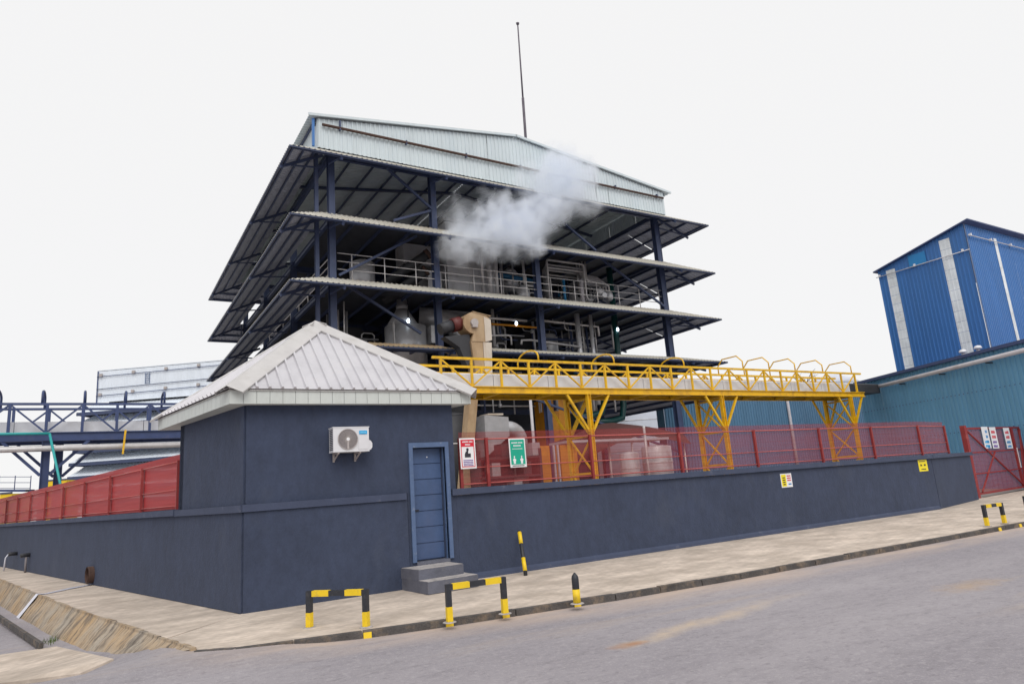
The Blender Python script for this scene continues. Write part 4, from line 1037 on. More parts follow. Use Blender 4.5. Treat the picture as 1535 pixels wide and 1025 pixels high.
for i, (x, za, zb, lab) in enumerate(((28.85, 9.7, 15.5, 'thick teal pipe standing upright behind the right railing'),)):
    tag(MB().tube([(x, 33.5, zb), (x, 33.5, za), (x, 33.5, 9.0), (x, 33.5, 6.2), (x - .3, 33.4, 5.4), (x - 1.2, 33.4, 5.2), (x - 2.6, 33.4, 5.2)], .2, 14).build('teal_pipe', 'teal_pipe'), lab, 'pipe')
tag(MB().tube([(26.9, 33.0, 8.6), (26.9, 33.0, 6.4), (26.6, 33.0, 5.7), (25.6, 33.0, 5.5), (24.5, 33.0, 5.5)], .2, 14).build('teal_pipe', 'teal_pipe'), 'shorter thick teal pipe bending left below the bridge', 'pipe')
tag(MB().tube([(20.3, 34.6, 14.55), (23.9, 34.6, 14.35)], .16, 12).build('blue_pipe', 'blue_pipe'), 'blue horizontal pipe behind the railing', 'pipe')
# level below: cone tank, duct, elevator, pipes
t = thing('cone_tank', (14.3, 34.2, L4), 'shiny steel tank with a cone top and chimney on the lower floor', 'tank')
P('shell', 'stainless', t, lambda m: m.lathe((14.35, 34.3, 8.4), [(1.15, 0), (1.15, 2.3)], 32)); P('cone', 'duct_grey', t, lambda m: m.lathe((14.2, 34.3, 10.7), [(.95, .002), (.42, .85), (.36, 1.0)], 28)); P('chimney', 'duct_grey', t, lambda m: m.lathe((14.2, 34.3, 11.7), [(.32, 0), (.34, .25), (.28, .27), (.28, .6)], 20))
P('side_box', 'stainless', t, lambda m: m.box((15.5, 33.4, 9.7), (16.2, 34.6, 10.7)))
P('side_seam', 'pipe_steel', t, lambda m: m.box((13.2, 33.12, 8.9), (13.24, 33.3, 10.68)))
tank('storage_tank', 'large steel tank standing below the rusty canopy behind the gatehouse roof', 'tank', (14.6, 34.6), 1.5, .012, 8.2, 'stainless', 0, bands=4)
tank('storage_tank', 'dark round column vessel right of the cone tank below the rusty canopy', 'tank', (17.0, 34.0), .75, .012, 8.6, 'dark_machine', .3)
t = thing('elbow_duct', (17.6, 34.2, L4), 'big shiny segmented duct behind the bucket elevator head', 'duct')
P('duct', 'stainless', t, lambda m: m.tube([(15.6, 35.2, 11.6), (16.6, 34.8, 11.5), (17.3, 34.4, 11.2), (17.8, 34.2, 10.5), (17.8, 34.2, 9.6)], .62, 16)); P('hood', 'duct_grey', t, lambda m: m.box((16.6, 34.9, 11.4), (19.2, 36.3, 12.1)))
P('machine_body', 'dark_machine', t, lambda m: m.box((18.5, 34.2, 9.62), (20.6, 36.0, 11.2)))
# bucket elevator
be = thing('bucket_elevator', (16.4, 29.4, 0), 'beige bucket elevator with rounded head rising in front of the rusty canopy', 'elevator')
P('casing', 'beige_paint', be, lambda m: m.hexa([(16.02, 29.35, 6.7), (16.45, 29.35, 6.7), (16.45, 30.1, 6.7), (16.02, 30.1, 6.7), (15.78, 29.35, 8.9), (16.45, 29.35, 8.9), (16.45, 30.1, 8.9), (15.78, 30.1, 8.9)]))
pr_ = [(15.80, 8.9), (16.62, 8.9), (16.95, 9.0), (16.95, 10.1), (16.75, 10.28), (16.25, 10.42)] + [(15.95 + .55 * math.cos(t), 9.85 + .55 * math.sin(t)) for t in [math.radians(a) for a in range(90, 271, 20)]]
P('head', 'beige_paint', be, lambda m: m.prism([(x, 29.32, z) for x, z in pr_], (0, .85, 0)))
P('front_plate', 'beige_light', be, lambda m: m.hexa([(16.46, 29.3, 6.7), (16.84, 29.3, 6.7), (16.84, 30.05, 6.7), (16.46, 30.05, 6.7), (16.46, 29.3, 8.88), (16.95, 29.3, 8.88), (16.95, 30.05, 8.88), (16.46, 30.05, 8.88)]))
P('front_plate', 'beige_light', be, lambda m: m.prism([(16.58, 29.28, 8.9), (16.97, 29.28, 9.0), (16.97, 29.28, 10.08), (16.58, 29.28, 10.2)], (0, .03, 0)))
P('head_cover', 'beige_paint', be, lambda m: m.hexa([(15.95, 29.28, 10.43), (17.0, 29.28, 10.26), (17.0, 30.2, 10.26), (15.95, 30.2, 10.43), (15.95, 29.28, 10.46), (17.0, 29.28, 10.29), (17.0, 30.2, 10.29), (15.95, 30.2, 10.46)]))
P('bearing', 'bracket_grey', be, lambda m: (m.cyl((15.98, 29.32, 9.85), (15.98, 29.16, 9.85), .2, n=16), m.box((15.84, 29.14, 9.6), (16.12, 29.31, 9.7))))
mo = P('motor', 'motor_red', be, lambda m: m.tube([(15.45, 29.75, 9.9), (14.95, 29.75, 9.75)], .36, 16))
P('motor_body', 'dark_machine', be, lambda m: m.tube([(14.94, 29.75, 9.75), (14.3, 29.75, 9.5)], .3, 16))
P('motor_mount', 'dark_machine', be, lambda m: m.prism([(14.4, 29.5, 9.1), (15.8, 29.5, 9.3), (15.9, 29.5, 8.2), (15.6, 29.5, 7.6), (15.2, 29.5, 8.6)], (0, .5, 0)))
q0, q1 = ony(705, 588, 26), ony(686, 662, 26)
P('inlet_leg', 'beige_paint', be, lambda m: m.hexa([(q1.x, 26, 1.0), (q1.x + .4, 26, 1.0), (q1.x + .4, 26.5, 1.0), (q1.x, 26.5, 1.0), (q0.x, 26, q0.z), (q0.x + .4, 26, q0.z), (q0.x + .4, 26.5, q0.z), (q0.x, 26.5, q0.z)]))
P('spout', 'beige_paint', be, lambda m: m.hexa([(q0.x, 26.0, q0.z + .01), (q0.x + .4, 26.0, q0.z + .01), (q0.x + .4, 26.5, q0.z + .01), (q0.x, 26.5, q0.z + .01), (16.0, 29.4, 6.69), (16.8, 29.4, 6.69), (16.8, 29.9, 6.69), (16.0, 29.9, 6.69)]))
# torn canopy strips hanging beside the elevator
tag(MB().prism([(15.2, 30.1, 8.75), (15.9, 30.0, 8.25), (15.85, 30.0, 8.15), (15.1, 30.1, 8.6)], (0, .9, .05)).build('torn_sheet', 'rusty_sheet'), 'torn strip of rusty sheet hanging left of the bucket elevator', 'metal sheet')
# pipe runs of the lower level
def run(name, label, pts, r, m_='pipe_steel', grp='pipe runs on the lower floor'):
    tag(MB().tube(pts, r, 8).build(name, m_), label, 'pipe', grp)
run('pipe', 'long pale horizontal pipe right of the bucket elevator head', [(18.2, 33.0, 11.25), (21.6, 33.0, 11.25)], .08)
run('pipe', 'long horizontal pipe with drops right of the third column', [(22.3, 33.0, 11.35), (27.0, 33.0, 11.2), (27.0, 33.0, 10.6)], .08)
run('pipe', 'orange brown pipe bending down by the third column', [(17.9, 33.3, 11.0), (22.6, 33.3, 10.95), (22.75, 33.3, 10.85), (22.75, 33.3, 8.6)], .07, 'orange_panel')
for i, (px, r, lab) in enumerate(((866, .17, 'thick upright steel pipe between the lower canopies'), (886, .13, 'thinner upright steel pipe right of the thick one'))):
    x = ony(px, 490, 32.9).x; run('pipe', lab, [(x, 32.9, 6.2), (x, 32.9, L3 - .5)], r, 'stainless')
run('pipe', 'low bent pipe loop just above the rear bridge rail', [(18.1, 32.9, 9.65), (18.1, 32.9, 10.05), (18.25, 32.9, 10.15), (20.2, 32.9, 10.25), (20.35, 32.9, 10.15), (20.35, 32.9, 9.7)], .06)
run('pipe', 'low pipe running right from the third column', [(20.9, 32.7, 9.7), (20.95, 32.7, 9.95), (21.6, 32.7, 10.0), (25.2, 32.7, 9.75)], .07)
run('pipe', 'slim drop pipe near the right lamp', [(28.2, 33.1, 11.4), (28.2, 33.1, 9.8)], .05)
run('pipe', 'slim pipe pair upright left of the third column', [(19.5, 33.4, 9.65), (19.5, 33.4, 11.9)], .1)
def rack(label, x0, x1, y0, y1, z0, z1, n, seed):
    q = random.Random(seed); t = thing('pipe_rack', ((x0 + x1) / 2, (y0 + y1) / 2, z0), label, 'pipework')
    for i in range(n):
        y = q.uniform(y0, y1); xa = q.uniform(x0, x1 - .8); xb = min(x1, xa + q.uniform(.5, 3)); za = q.uniform(z0 + .3, z1 - .2); r_ = q.choice((.04, .05, .06, .09))
        k = q.random(); m_ = q.choice(('pipe_steel', 'pipe_steel', 'stainless', 'duct_grey', 'steel_navy'))
        if k < .4: pts = [(xa, y, z0), (xa, y, z1)]
        elif k < .7: pts = [(xa, y, z0), (xa, y, za - .12), (xa + .12, y, za), (xb - .12, y, za), (xb, y, za - .12), (xb, y, max(z0, za - q.uniform(.4, 1.2)))]
        else: pts = [(xa, y, z1), (xa, y, za + .12), (xa + .12, y, za), (xb, y, za)]
        P('pipe', m_, t, lambda m: m.tube(pts, r_, 7))
        if q.random() < .35: P('valve', q.choice(('stainless', 'dark_machine', 'blue_pipe')), t, lambda m: m.lathe((pts[1][0], y, pts[1][2] - .2), [(r_ * 1.1, 0), (r_ * 2.4, .05), (r_ * 2.4, .2), (r_ * 1.1, .26)], 10))
rack('tangle of thin grey pipes on the lower floor right of the bucket elevator', 17.6, 21.6, 33.0, 35.5, L4, 11.6, 20, 21)
rack('tangle of thin grey pipes on the lower floor behind the thick upright pipes', 22.4, 28.4, 33.2, 36.0, L4, 11.6, 24, 22)
rack('tangle of thin grey pipes on the railed floor between vapour duct and third column', 20.4, 23.2, 33.0, 35.5, L3, 15.2, 12, 23)
rack('tangle of thin grey pipes on the railed floor by the teal pipe', 26.0, 30.5, 33.6, 36.0, L3, 14.9, 14, 24)
rack('tangle of pipes below the lowest front canopy behind the yellow bridge', 17.4, 28.0, 32.6, 34.5, 5.8, 8.9, 26, 25)
rack('tangle of pipes on the lower floor left of the cone tank', 10.4, 13.0, 33.0, 36.0, L4, 11.6, 8, 26)
for i, (x, y, r_, z0, z1, lab) in enumerate(((24.6, 35.2, .6, L4, 10.9, 'round steel vessel on the lower floor behind the right upright pipes'), (19.6, 35.6, .7, L4, 11.0, 'round steel vessel on the lower floor behind the bucket elevator'), (27.2, 35.4, .55, L3, 14.0, 'round steel vessel on the railed floor behind the bent pipes'), (26.4, 34.2, .6, 6.0, 7.9, 'round steel vessel hanging below the lowest front canopy'), (12.2, 35.0, .7, L3, 14.4, 'round steel vessel on the railed floor at the left'))):
    tank('steel_vessel', lab, 'tank', (x, y), r_, z0, z1, 'stainless', .25, n=20)
# dark hopper shapes, added only to deepen the shade on the floors
rnd = random.Random(3)
for i, (x, y, z0, sx, sy, sz, lab) in enumerate(((11.5, 37.5, L3, 1.6, 2.2, 1.8, 'dark hopper added for shade deep on the railed floor at the left'), (24.6, 38.0, L3, 2.6, 1.6, 1.9, 'dark hopper added for shade on the railed floor behind the bent pipes'), (11.6, 38.0, L4, 2.2, 2.4, 2.0, 'dark hopper added for shade on the lower floor at the left'), (24.0, 37.0, L4, 3.0, 2.0, 2.0, 'dark hopper added for shade on the lower floor behind the upright pipes'), (19.5, 39.0, L4, 2.4, 2.0, 2.2, 'dark hopper added for shade on the lower floor behind the elevator'), (20.0, 38.5, L2, 3.0, 2.2, 2.2, 'dark hopper added for shade on the top floor behind the steam'))):
    t = thing('shade_hopper', (x, y, z0), lab, 'machine', 'dark hoppers added for shade inside the process building')
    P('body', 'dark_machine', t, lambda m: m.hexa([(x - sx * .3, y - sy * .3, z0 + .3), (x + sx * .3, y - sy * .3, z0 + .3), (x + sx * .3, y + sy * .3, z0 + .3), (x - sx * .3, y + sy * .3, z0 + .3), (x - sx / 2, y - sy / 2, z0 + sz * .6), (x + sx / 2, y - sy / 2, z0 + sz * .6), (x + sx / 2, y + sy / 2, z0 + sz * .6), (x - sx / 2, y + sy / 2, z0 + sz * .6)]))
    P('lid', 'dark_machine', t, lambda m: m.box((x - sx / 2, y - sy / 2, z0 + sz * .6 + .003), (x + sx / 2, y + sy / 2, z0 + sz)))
    for dx in (-.4, .4):
        for dy in (-.4, .4): P('leg', 'steel_navy', t, lambda m: m.beam((x + dx * sx, y + dy * sy, z0), (x + dx * sx, y + dy * sy, z0 + sz * .6), .08))
# tall dark vessels added through the rear bays to make the core dark
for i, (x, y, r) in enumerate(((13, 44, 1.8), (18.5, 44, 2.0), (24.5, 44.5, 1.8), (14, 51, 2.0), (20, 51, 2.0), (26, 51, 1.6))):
    tank('shade_vessel', 'dark tall vessel added for shade deep inside the building, ' + ['front left', 'front middle', 'front right', 'rear left', 'rear middle', 'rear right'][i] + ' of six', 'tank', (x, y), r, .012, 11.8 if i % 2 else 15.2, 'dark_machine', .5)
# lamps
for p, lab in ((ony(612, 481, 33.2), 'lit lamp hanging by the cone tank'), (ony(774, 485, 33.2), 'lit lamp hanging right of the bucket elevator'), (ony(926, 494, 33.2), 'lit lamp hanging beside the teal pipe at the right'), (ony(750, 330, 33.2), 'lit lamp seen faintly through the steam')):
    t = thing('hanging_lamp', p, lab, 'lamp', 'lit lamps in the process building')
    P('bulb', 'lamp_glow', t, lambda m: m.lathe(p, [(.01, -.12), (.06, -.09), (.085, .0), (.06, .09), (.04, .13)], 12)); P('holder', 'dark_machine', t, lambda m: m.tube([p + Vector((0, 0, .13)), p + Vector((0, 0, .62))], .04, 8))

# ---- ground floor equipment seen through the fence
t = thing('hood_duct', (15.9, 27, 0), 'grey hood box with round elbow duct behind the green sign', 'duct')
P('hood', 'duct_grey', t, lambda m: m.prism([(14.75, 26.6, 4.85), (14.75, 26.6, 3.0), (16.0, 26.6, 3.9), (16.0, 26.6, 4.75)], (0, 1.4, 0)))
P('lid_plate', 'beige_light', t, lambda m: m.box((15.0, 26.7, 4.86), (15.8, 27.5, 4.93)))
P('elbow', 'duct_grey', t, lambda m: m.tube([(15.9, 27.1, 4.25)] + [(16.15 + .62 * math.sin(a), 27.0, 3.7 + .55 * math.cos(a)) for a in [math.pi / 2 * k / 6 for k in range(7)]] + [(16.77, 27.0, .1)], .36, 18))
tank('storage_tank', 'dark tank half hidden behind the beige inlet leg', 'tank', (14.0, 28.6), 1.3, .012, 4.9, 'dark_machine', .3)
cab = thing('control_cabinet', (15.2, 25.5, 0), 'dark machine frame with small boxes behind the red and green signs', 'machine')
for i in range(3):
    P('shelf', 'dark_machine', cab, lambda m: m.box((13.6, 25.2, 1.2 + i * .8), (16.6, 26.2, 1.28 + i * .8)))
for i in range(6):
    x = 13.7 + .52 * i; P('cell', 'duct_grey' if i % 2 else 'dark_machine', cab, lambda m: m.box((x, 25.25, 1.3 + .8 * (i % 3)), (x + .4, 25.9, 1.3 + .8 * (i % 3) + .55)))
for x in (13.55, 16.6): P('upright', 'dark_machine', cab, lambda m: m.box((x, 25.2, .012), (x + .12, 26.2, 3.2)))
x = ony(799, 650, 26).x
tag(MB().tube([(x, 26, .012), (x, 26, 5.7)], .07, 10).build('white_pole', 'pipe_white'), 'slim white upright pole behind the fence right of the green sign', 'pole')
ob = thing('orange_silo', (23.5, 34, 0), 'orange panelled bin standing behind the dark column under the bridge', 'silo')
oa, om, oc = (ony(px, 610, 33.2).x for px in (823, 836, 849))
for x0, x1 in ((oa, om - .01), (om + .01, oc)): P('side_panel', 'orange_panel', ob, lambda m: m.box((x0, 33.2, .012), (x1, 34.8, 6.6)))
P('top_rim', 'dark_machine', ob, lambda m: m.box((oa - .05, 33.1, 6.61), (oc + .05, 34.9, 6.75)))
od = thing('orange_door', (18.9, 26, 0), 'orange steel door panels in white frames seen through the red fence', 'door')
for px0, px1 in ((806, 826), (842, 867)):
    a = ony(px0, 700, 26).x; b = ony(px1, 700, 26).x; P('door_panel', 'orange_panel', od, lambda m: m.box((a, 26, .012), (b, 26.1, 3.35)))
for px in (832, 838, 889): 
    a = ony(px, 690, 25.9).x; P('frame_post', 'pipe_white', od, lambda m: m.box((a - .04, 25.9, .012), (a + .04, 25.98, 3.36)))
rb_ = thing('canopy_beam', (22, 26, 0), 'long pale flat canopy beam on posts above the orange doors', 'canopy')
P('roof_slab', 'pipe_white', rb_, lambda m: m.box((18.6, 25.7, 3.42), (24.9, 27.3, 3.53)))
for x in (18.75, 21.6, 24.2): P('post', 'pipe_steel', rb_, lambda m: m.tube([(x, 26.5, .012), (x, 26.5, 3.42)], .05, 8))
tank('steel_vat', 'small shiny vat behind the fence, left of the pair under the bridge', 'tank', (21.55, 25), .45, .012, 2.75, 'stainless', .1)
tank('steel_vat', 'larger shiny vat behind the fence, right of the pair under the bridge', 'tank', (23.3, 25), .72, .012, 3.0, 'stainless', .1)
run('pipe', 'bent steel pipe beside the larger vat', [(24.15, 25, .012), (24.15, 25, 2.3), (24.0, 25, 2.5), (23.7, 25, 2.5)], .06, 'pipe_steel', 'pipes at ground level')
run('pipe', 'upright grey pipe between the two vats', [(22.3, 24.6, .012), (22.3, 24.6, 4.0)], .06, 'pipe_steel', 'pipes at ground level')
# loose fabric awning
aw = MB(); NX, NY = 12, 5; vs = []
for j in range(NY + 1):
    for i in range(NX + 1):
        f = i / NX; g = j / NY; x = 20.4 + 8.0 * f; y = 27.6 + 2.6 * g
        vs.append((x, y, 3.2 + 1.0 * math.sin(f * math.pi * .8) + .5 * g - .25 * math.sin(f * 9) * .4 + (-.5 if j == 0 else 0)))
aw.add(vs, [(j * (NX + 1) + i, j * (NX + 1) + i + 1, (j + 1) * (NX + 1) + i + 1, (j + 1) * (NX + 1) + i) for j in range(NY) for i in range(NX)], True)
ao = aw.build('fabric_awning', 'awning_red'); tag(ao, 'drooping dark red fabric awning behind the fence under the bridge', 'awning')
for k, (x, y) in enumerate(((20.6, 28), (24.4, 28), (28.2, 28))):
    m = MB().tube([(x, y, .012), (x, y, 3.3 + .5 * (k == 1))], .05, 8); m.build('post', 'pipe_steel', ao)
tank('pale_tank', 'big pale blue tank far behind the awning under the bridge', 'tank', (45, 52), 5.0, .012, 8.2, 'tank_pale', .8, bands=3)

# ================================================================== STEAM
def steam():
    blobs_ = [(tuple(ony(px, py, 29.9 + dy)), r, wt) for px, py, r, wt, dy in ((695, 362, 1.5, 1.0, .3), (730, 355, 1.6, 1.0, 0), (765, 350, 1.6, 1.0, 0), (748, 318, 1.5, 1.0, 0), (790, 335, 1.7, .9, .1), (815, 310, 1.7, .8, 0),
              (800, 372, .9, .7, 0), (845, 290, 1.8, .75, 0), (800, 275, 1.5, .5, .2), (835, 252, 1.6, .7, 0), (870, 260, 1.5, .6, 0), (882, 300, 1.4, .4, 0), (690, 325, 1.2, .4, .4), (850, 235, 1.1, .25, 0))]
    m = bpy.data.materials.new('steam_volume'); m.use_nodes = True; n = m.node_tree; L = n.links
    n.nodes.clear(); out = n.nodes.new('ShaderNodeOutputMaterial'); pv = n.nodes.new('ShaderNodeVolumePrincipled')
    pv.inputs['Color'].default_value = (.91, .945, 1, 1); pv.inputs['Anisotropy'].default_value = .0
    g = n.nodes.new('ShaderNodeNewGeometry')
    nz = n.nodes.new('ShaderNodeTexNoise'); nz.inputs['Scale'].default_value = .75; nz.inputs['Detail'].default_value = 5; nz.inputs['Roughness'].default_value = .62
    L.new(g.outputs['Position'], nz.inputs['Vector'])
    # warp the position so the puffs are ragged
    wv = n.nodes.new('ShaderNodeVectorMath'); wv.operation = 'SUBTRACT'; wv.inputs[1].default_value = (.5, .5, .5); L.new(nz.outputs['Color'], wv.inputs[0])
    ws = n.nodes.new('ShaderNodeVectorMath'); ws.operation = 'SCALE'; ws.inputs['Scale'].default_value = 3.0; L.new(wv.outputs[0], ws.inputs[0])
    pos = n.nodes.new('ShaderNodeVectorMath'); pos.operation = 'ADD'; L.new(g.outputs['Position'], pos.inputs[0]); L.new(ws.outputs[0], pos.inputs[1])
    acc = None
    for c, r, wt in blobs_:
        d = n.nodes.new('ShaderNodeVectorMath'); d.operation = 'DISTANCE'; d.inputs[1].default_value = c; L.new(pos.outputs[0], d.inputs[0])
        mr = n.nodes.new('ShaderNodeMapRange'); mr.interpolation_type = 'SMOOTHSTEP'; mr.inputs['From Min'].default_value = r; mr.inputs['From Max'].default_value = 0
        mr.inputs['To Min'].default_value = 0; mr.inputs['To Max'].default_value = wt; L.new(d.outputs['Value'], mr.inputs['Value'])
        if acc is None: acc = mr.outputs[0]
        else:
            ad = n.nodes.new('ShaderNodeMath'); ad.operation = 'ADD'; L.new(acc, ad.inputs[0]); L.new(mr.outputs[0], ad.inputs[1]); acc = ad.outputs[0]
    n2 = n.nodes.new('ShaderNodeTexNoise'); n2.inputs['Scale'].default_value = 1.5; n2.inputs['Detail'].default_value = 6; L.new(g.outputs['Position'], n2.inputs['Vector'])
    m2 = n.nodes.new('ShaderNodeMapRange'); m2.inputs['From Min'].default_value = .38; m2.inputs['From Max'].default_value = .66; m2.inputs['To Min'].default_value = .22; m2.inputs['To Max'].default_value = 1.7
    L.new(n2.outputs['Fac'], m2.inputs['Value'])
    mu = n.nodes.new('ShaderNodeMath'); mu.operation = 'MULTIPLY'; L.new(acc, mu.inputs[0]); L.new(m2.outputs[0], mu.inputs[1])
    mk = n.nodes.new('ShaderNodeMath'); mk.operation = 'MULTIPLY'; mk.inputs[1].default_value = 4.0; L.new(mu.outputs[0], mk.inputs[0])
    L.new(mk.outputs[0], pv.inputs['Density']); L.new(pv.outputs[0], out.inputs['Volume'])
    MATS['steam_volume'] = m
    b = MB().box((13.6, 27.9, 11.6), (28.6, 32.4, 22.4)).build('steam', 'steam_volume')
    tag(b, 'white steam drifting out over the middle canopy of the process building', 'steam')
    b['kind'] = 'stuff'
steam()
SC.cycles.volume_step_rate = 2.0

# ================================================================== TEAL SHED AND BLUE TOWER
A0 = Vector((37.13, 22.71, 0)); A1 = Vector((31.9, 10.6, 0))
AD = (A1 - A0).normalized(); AN = Vector((AD.y, -AD.x, 0))
if AN.x > 0: AN = -AN
sh = thing('teal_shed', (44, 20, 0), 'long low teal corrugated shed at the right behind the gate', 'shed')
LA = (A1 - A0).length
for i in range(14):
    a = A0 + AD * LA * i / 14; b = A0 + AD * (LA * (i + 1) / 14 - .001); Z6 = Vector((0, 0, 5.9))
    m = MB(); sheet(m, [a + Z6, b + Z6, b, a], AD, .25, .038, flip=1); m.build('cladding_sheet', 'teal_clad', sh)
sm_ = MB()
for zz in (2.6, 4.3):
    for i in range(52):
        c = A0 + AD * (LA * (i + .5) / 52) + AN * .058; sm_.cyl(c + Vector((0, 0, zz)) - AN * .02, c + Vector((0, 0, zz)) + AN * .012, .022, n=6)
sm_.build('sheet_fixing', 'gutter_blue', sh)['kind'] = 'stuff'
P('eave_trim', 'gutter_blue', sh, lambda m: m.beam(A0 + AN * .12 + Vector((0, 0, 5.97)), A1 + AN * .12 + Vector((0, 0, 5.97)), .24, .14))
rp = [A0 + AN * .1 + Vector((0, 0, 6.03)), A1 + AN * .1 + Vector((0, 0, 6.03)), A1 + Vector((24, 8, 8.1)), A0 + Vector((24, 8, 8.1))]
m = MB(); sheet(m, rp, AD, .3, .03, flip=-1); m.build('roof_sheet', 'gutter_blue', sh)
pc = [A0 + AN * .35 + Vector((0, 0, 5.46)), A1 + AN * .35 + Vector((0, 0, 5.58))]
P('gutter_pipe', 'pipe_white', sh, lambda m: m.tube(pc, .10, 10))
for i in range(5): 
    c = pc[0].lerp(pc[1], .08 + .21 * i); P('pipe_bracket', 'dark_machine', sh, lambda m: m.beam(c - AN * .02 + Vector((0, 0, -.13)), c - AN * .33 + Vector((0, 0, -.13)), .06))
P('wall_side', 'teal_clad', sh, lambda m: m.add([A1, A1 + Vector((24, 8, 0)), A1 + Vector((24, 8, 8.0)), A1 + Vector((0, 0, 5.97))], [(0, 1, 2, 3)]))
for px in (1412, 1426):
    pass
# lower wing
lw_ = thing('shed_wing', (47, 38, 0), 'low teal corrugated wing wall behind the yellow bridge legs', 'shed')
BX0, BX1, BY, BH = ony(998, 640, 36.5).x, 60.0, 36.5, 7.75
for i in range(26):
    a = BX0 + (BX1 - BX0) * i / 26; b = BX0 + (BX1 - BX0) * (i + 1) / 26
    m = MB(); sheet(m, [(a, BY, 0), (b, BY, 0), (b, BY, BH), (a, BY, BH)], (1, 0, 0), .3, .06); m.build('cladding_sheet', 'teal_shaded', lw_)
P('roof_sheet', 'gutter_blue', lw_, lambda m: m.hexa([(BX0 - .05, BY - .1, BH + .01), (BX1, BY - .1, BH + .01), (BX1, 37.4, BH - .05), (BX0 - .05, 37.4, BH - .05), (BX0 - .05, BY - .1, BH + .09), (BX1, BY - .1, BH + .09), (BX1, 37.4, BH + .03), (BX0 - .05, 37.4, BH + .03)]))
P('end_wall', 'teal_shaded', lw_, lambda m: m.box((BX0 + .001, BY + .07, 0), (BX0 + .05, 37.3, BH - .06)))
xx = ony(1188, 650, BY - .15).x
P('downpipe', 'pipe_white', lw_, lambda m: m.tube([(xx, BY - .15, .05), (xx, BY - .15, BH - .1)], .12, 8))
# blue tower
bt = thing('blue_tower', (46, 22, 0), 'tall blue corrugated tower with pale strip windows at the right', 'tower')
TX, TY0, TY1, TZ0, TZ1 = 46.0, 19.35, 25.2, 14.42, 15.80
lf = [Vector((TX, TY1, 0)), Vector((TX, TY0, 0)), Vector((TX, TY0, TZ1)), Vector((TX, TY1, TZ0))]
def zoft(y): return TZ1 + (TZ0 - TZ1) * (y - TY0) / (TY1 - TY0)
ys = [TY0, 20.3, 20.95, 24.0, 24.62, TY1]
for i in range(5):
    sky_ = i in (1, 3)
    if sky_:
        nseg = 12
        for k in range(nseg):
            z0 = 7.0 + (zoft(ys[i + 1]) - .25 - 7.0) * k / nseg; z1 = 7.0 + (zoft(ys[i + 1]) - .25 - 7.0) * (k + 1) / nseg - .012
            m = MB(); sheet(m, [(TX - .012, ys[i + 1], z0), (TX - .012, ys[i], z0), (TX - .012, ys[i], z1), (TX - .012, ys[i + 1], z1)], (0, 1, 0), .22, .008); m.build('skylight_panel', 'skylight', bt)
    pl = clip(lf, Vector((0, 1, 0)), ys[i] + .003, ys[i + 1] - .003)
    m = MB(); sheet(m, pl, (0, 1, 0), .24, (.01 if sky_ else .03)); m.build('cladding_sheet', 'blue_clad', bt)
m = MB(); m.box((TX - .06, 21.9, zoft(21.9) - 1.15), (TX - .035, 23.0, zoft(23.0) - .12)); m.build('patch_sheet', 'blue_print', bt)
for i in range(12):
    x0 = TX + 1.0 * i; m = MB()
    sheet(m, [(x0, TY0, 0), (x0 + .999, TY0, 0), (x0 + .999, TY0, TZ1 - .05), (x0, TY0, TZ1 - .05)], (1, 0, 0), .24, .03); m.build('cladding_sheet', 'blue_clad', bt)
for x0 in (49.6, 54.1):
    m = MB(); m.box((x0, TY0 - .05, 7.2), (x0 + .38, TY0 - .036, TZ1 - .55)); m.build('skylight_panel', 'skylight', bt)
P('corner_trim', 'frame_blue', bt, lambda m: m.box((TX - .045, TY0 - .045, 0), (TX + .1, TY0 - .033, TZ1 - .06)))
P('roof', 'gutter_blue', bt, lambda m: m.hexa([(TX - .25, TY0 - .4, TZ1 + .05), (TX + 12.2, TY0 - .4, TZ1 + .05), (TX + 12.2, TY1 + .2, TZ0 - .05), (TX - .25, TY1 + .2, TZ0 - .05), (TX - .25, TY0 - .4, TZ1 + .13), (TX + 12.2, TY0 - .4, TZ1 + .13), (TX + 12.2, TY1 + .2, TZ0 + .03), (TX - .25, TY1 + .2, TZ0 + .03)]))
P('girt_rail', 'pipe_steel', bt, lambda m: m.tube([(TX - .12, TY1 + .1, 14.0), (TX - .12, TY0 - .1, 14.0)], .03, 8))
P('girt_rail', 'pipe_steel', bt, lambda m: m.tube([(TX, TY0 - .16, 14.95), (TX + 12, TY0 - .16, 14.95)], .03, 8))
for y in (25.0, 22.6, 19.6): P('bracket', 'white_print', bt, lambda m: m.box((TX - .16, y, 13.98), (TX - .06, y + .1, 14.15)))
for x in (46.3, 48.9, 51.6, 54.3): P('bracket', 'white_print', bt, lambda m: m.box((x, TY0 - .2, 14.93), (x + .1, TY0 - .06, 15.1)))
P('rear_wall', 'blue_clad', bt, lambda m: m.box((TX + .05, TY1 - .05, 0), (TX + 12, TY1, TZ0 - .1)))
for px, py, lab in ((1411, 531, 'small white roof vent left of the pair below the blue tower'), (1433, 526, 'small white roof vent right of the pair below the blue tower')):
    c = onpl(px, py + 3, A0 + AN * .02, AN); c = c - AN * 1.2; c.z = 6.17
    t = thing('roof_vent', c, lab, 'vent')
    P('stack', 'pipe_white', t, lambda m: m.cyl(c, c + Vector((0, 0, .22)), .08)); P('cap', 'white_print', t, lambda m: m.lathe(c + Vector((0, 0, .2)), [(.16, 0), (.17, .06), (.12, .14), (.01, .17)], 14))
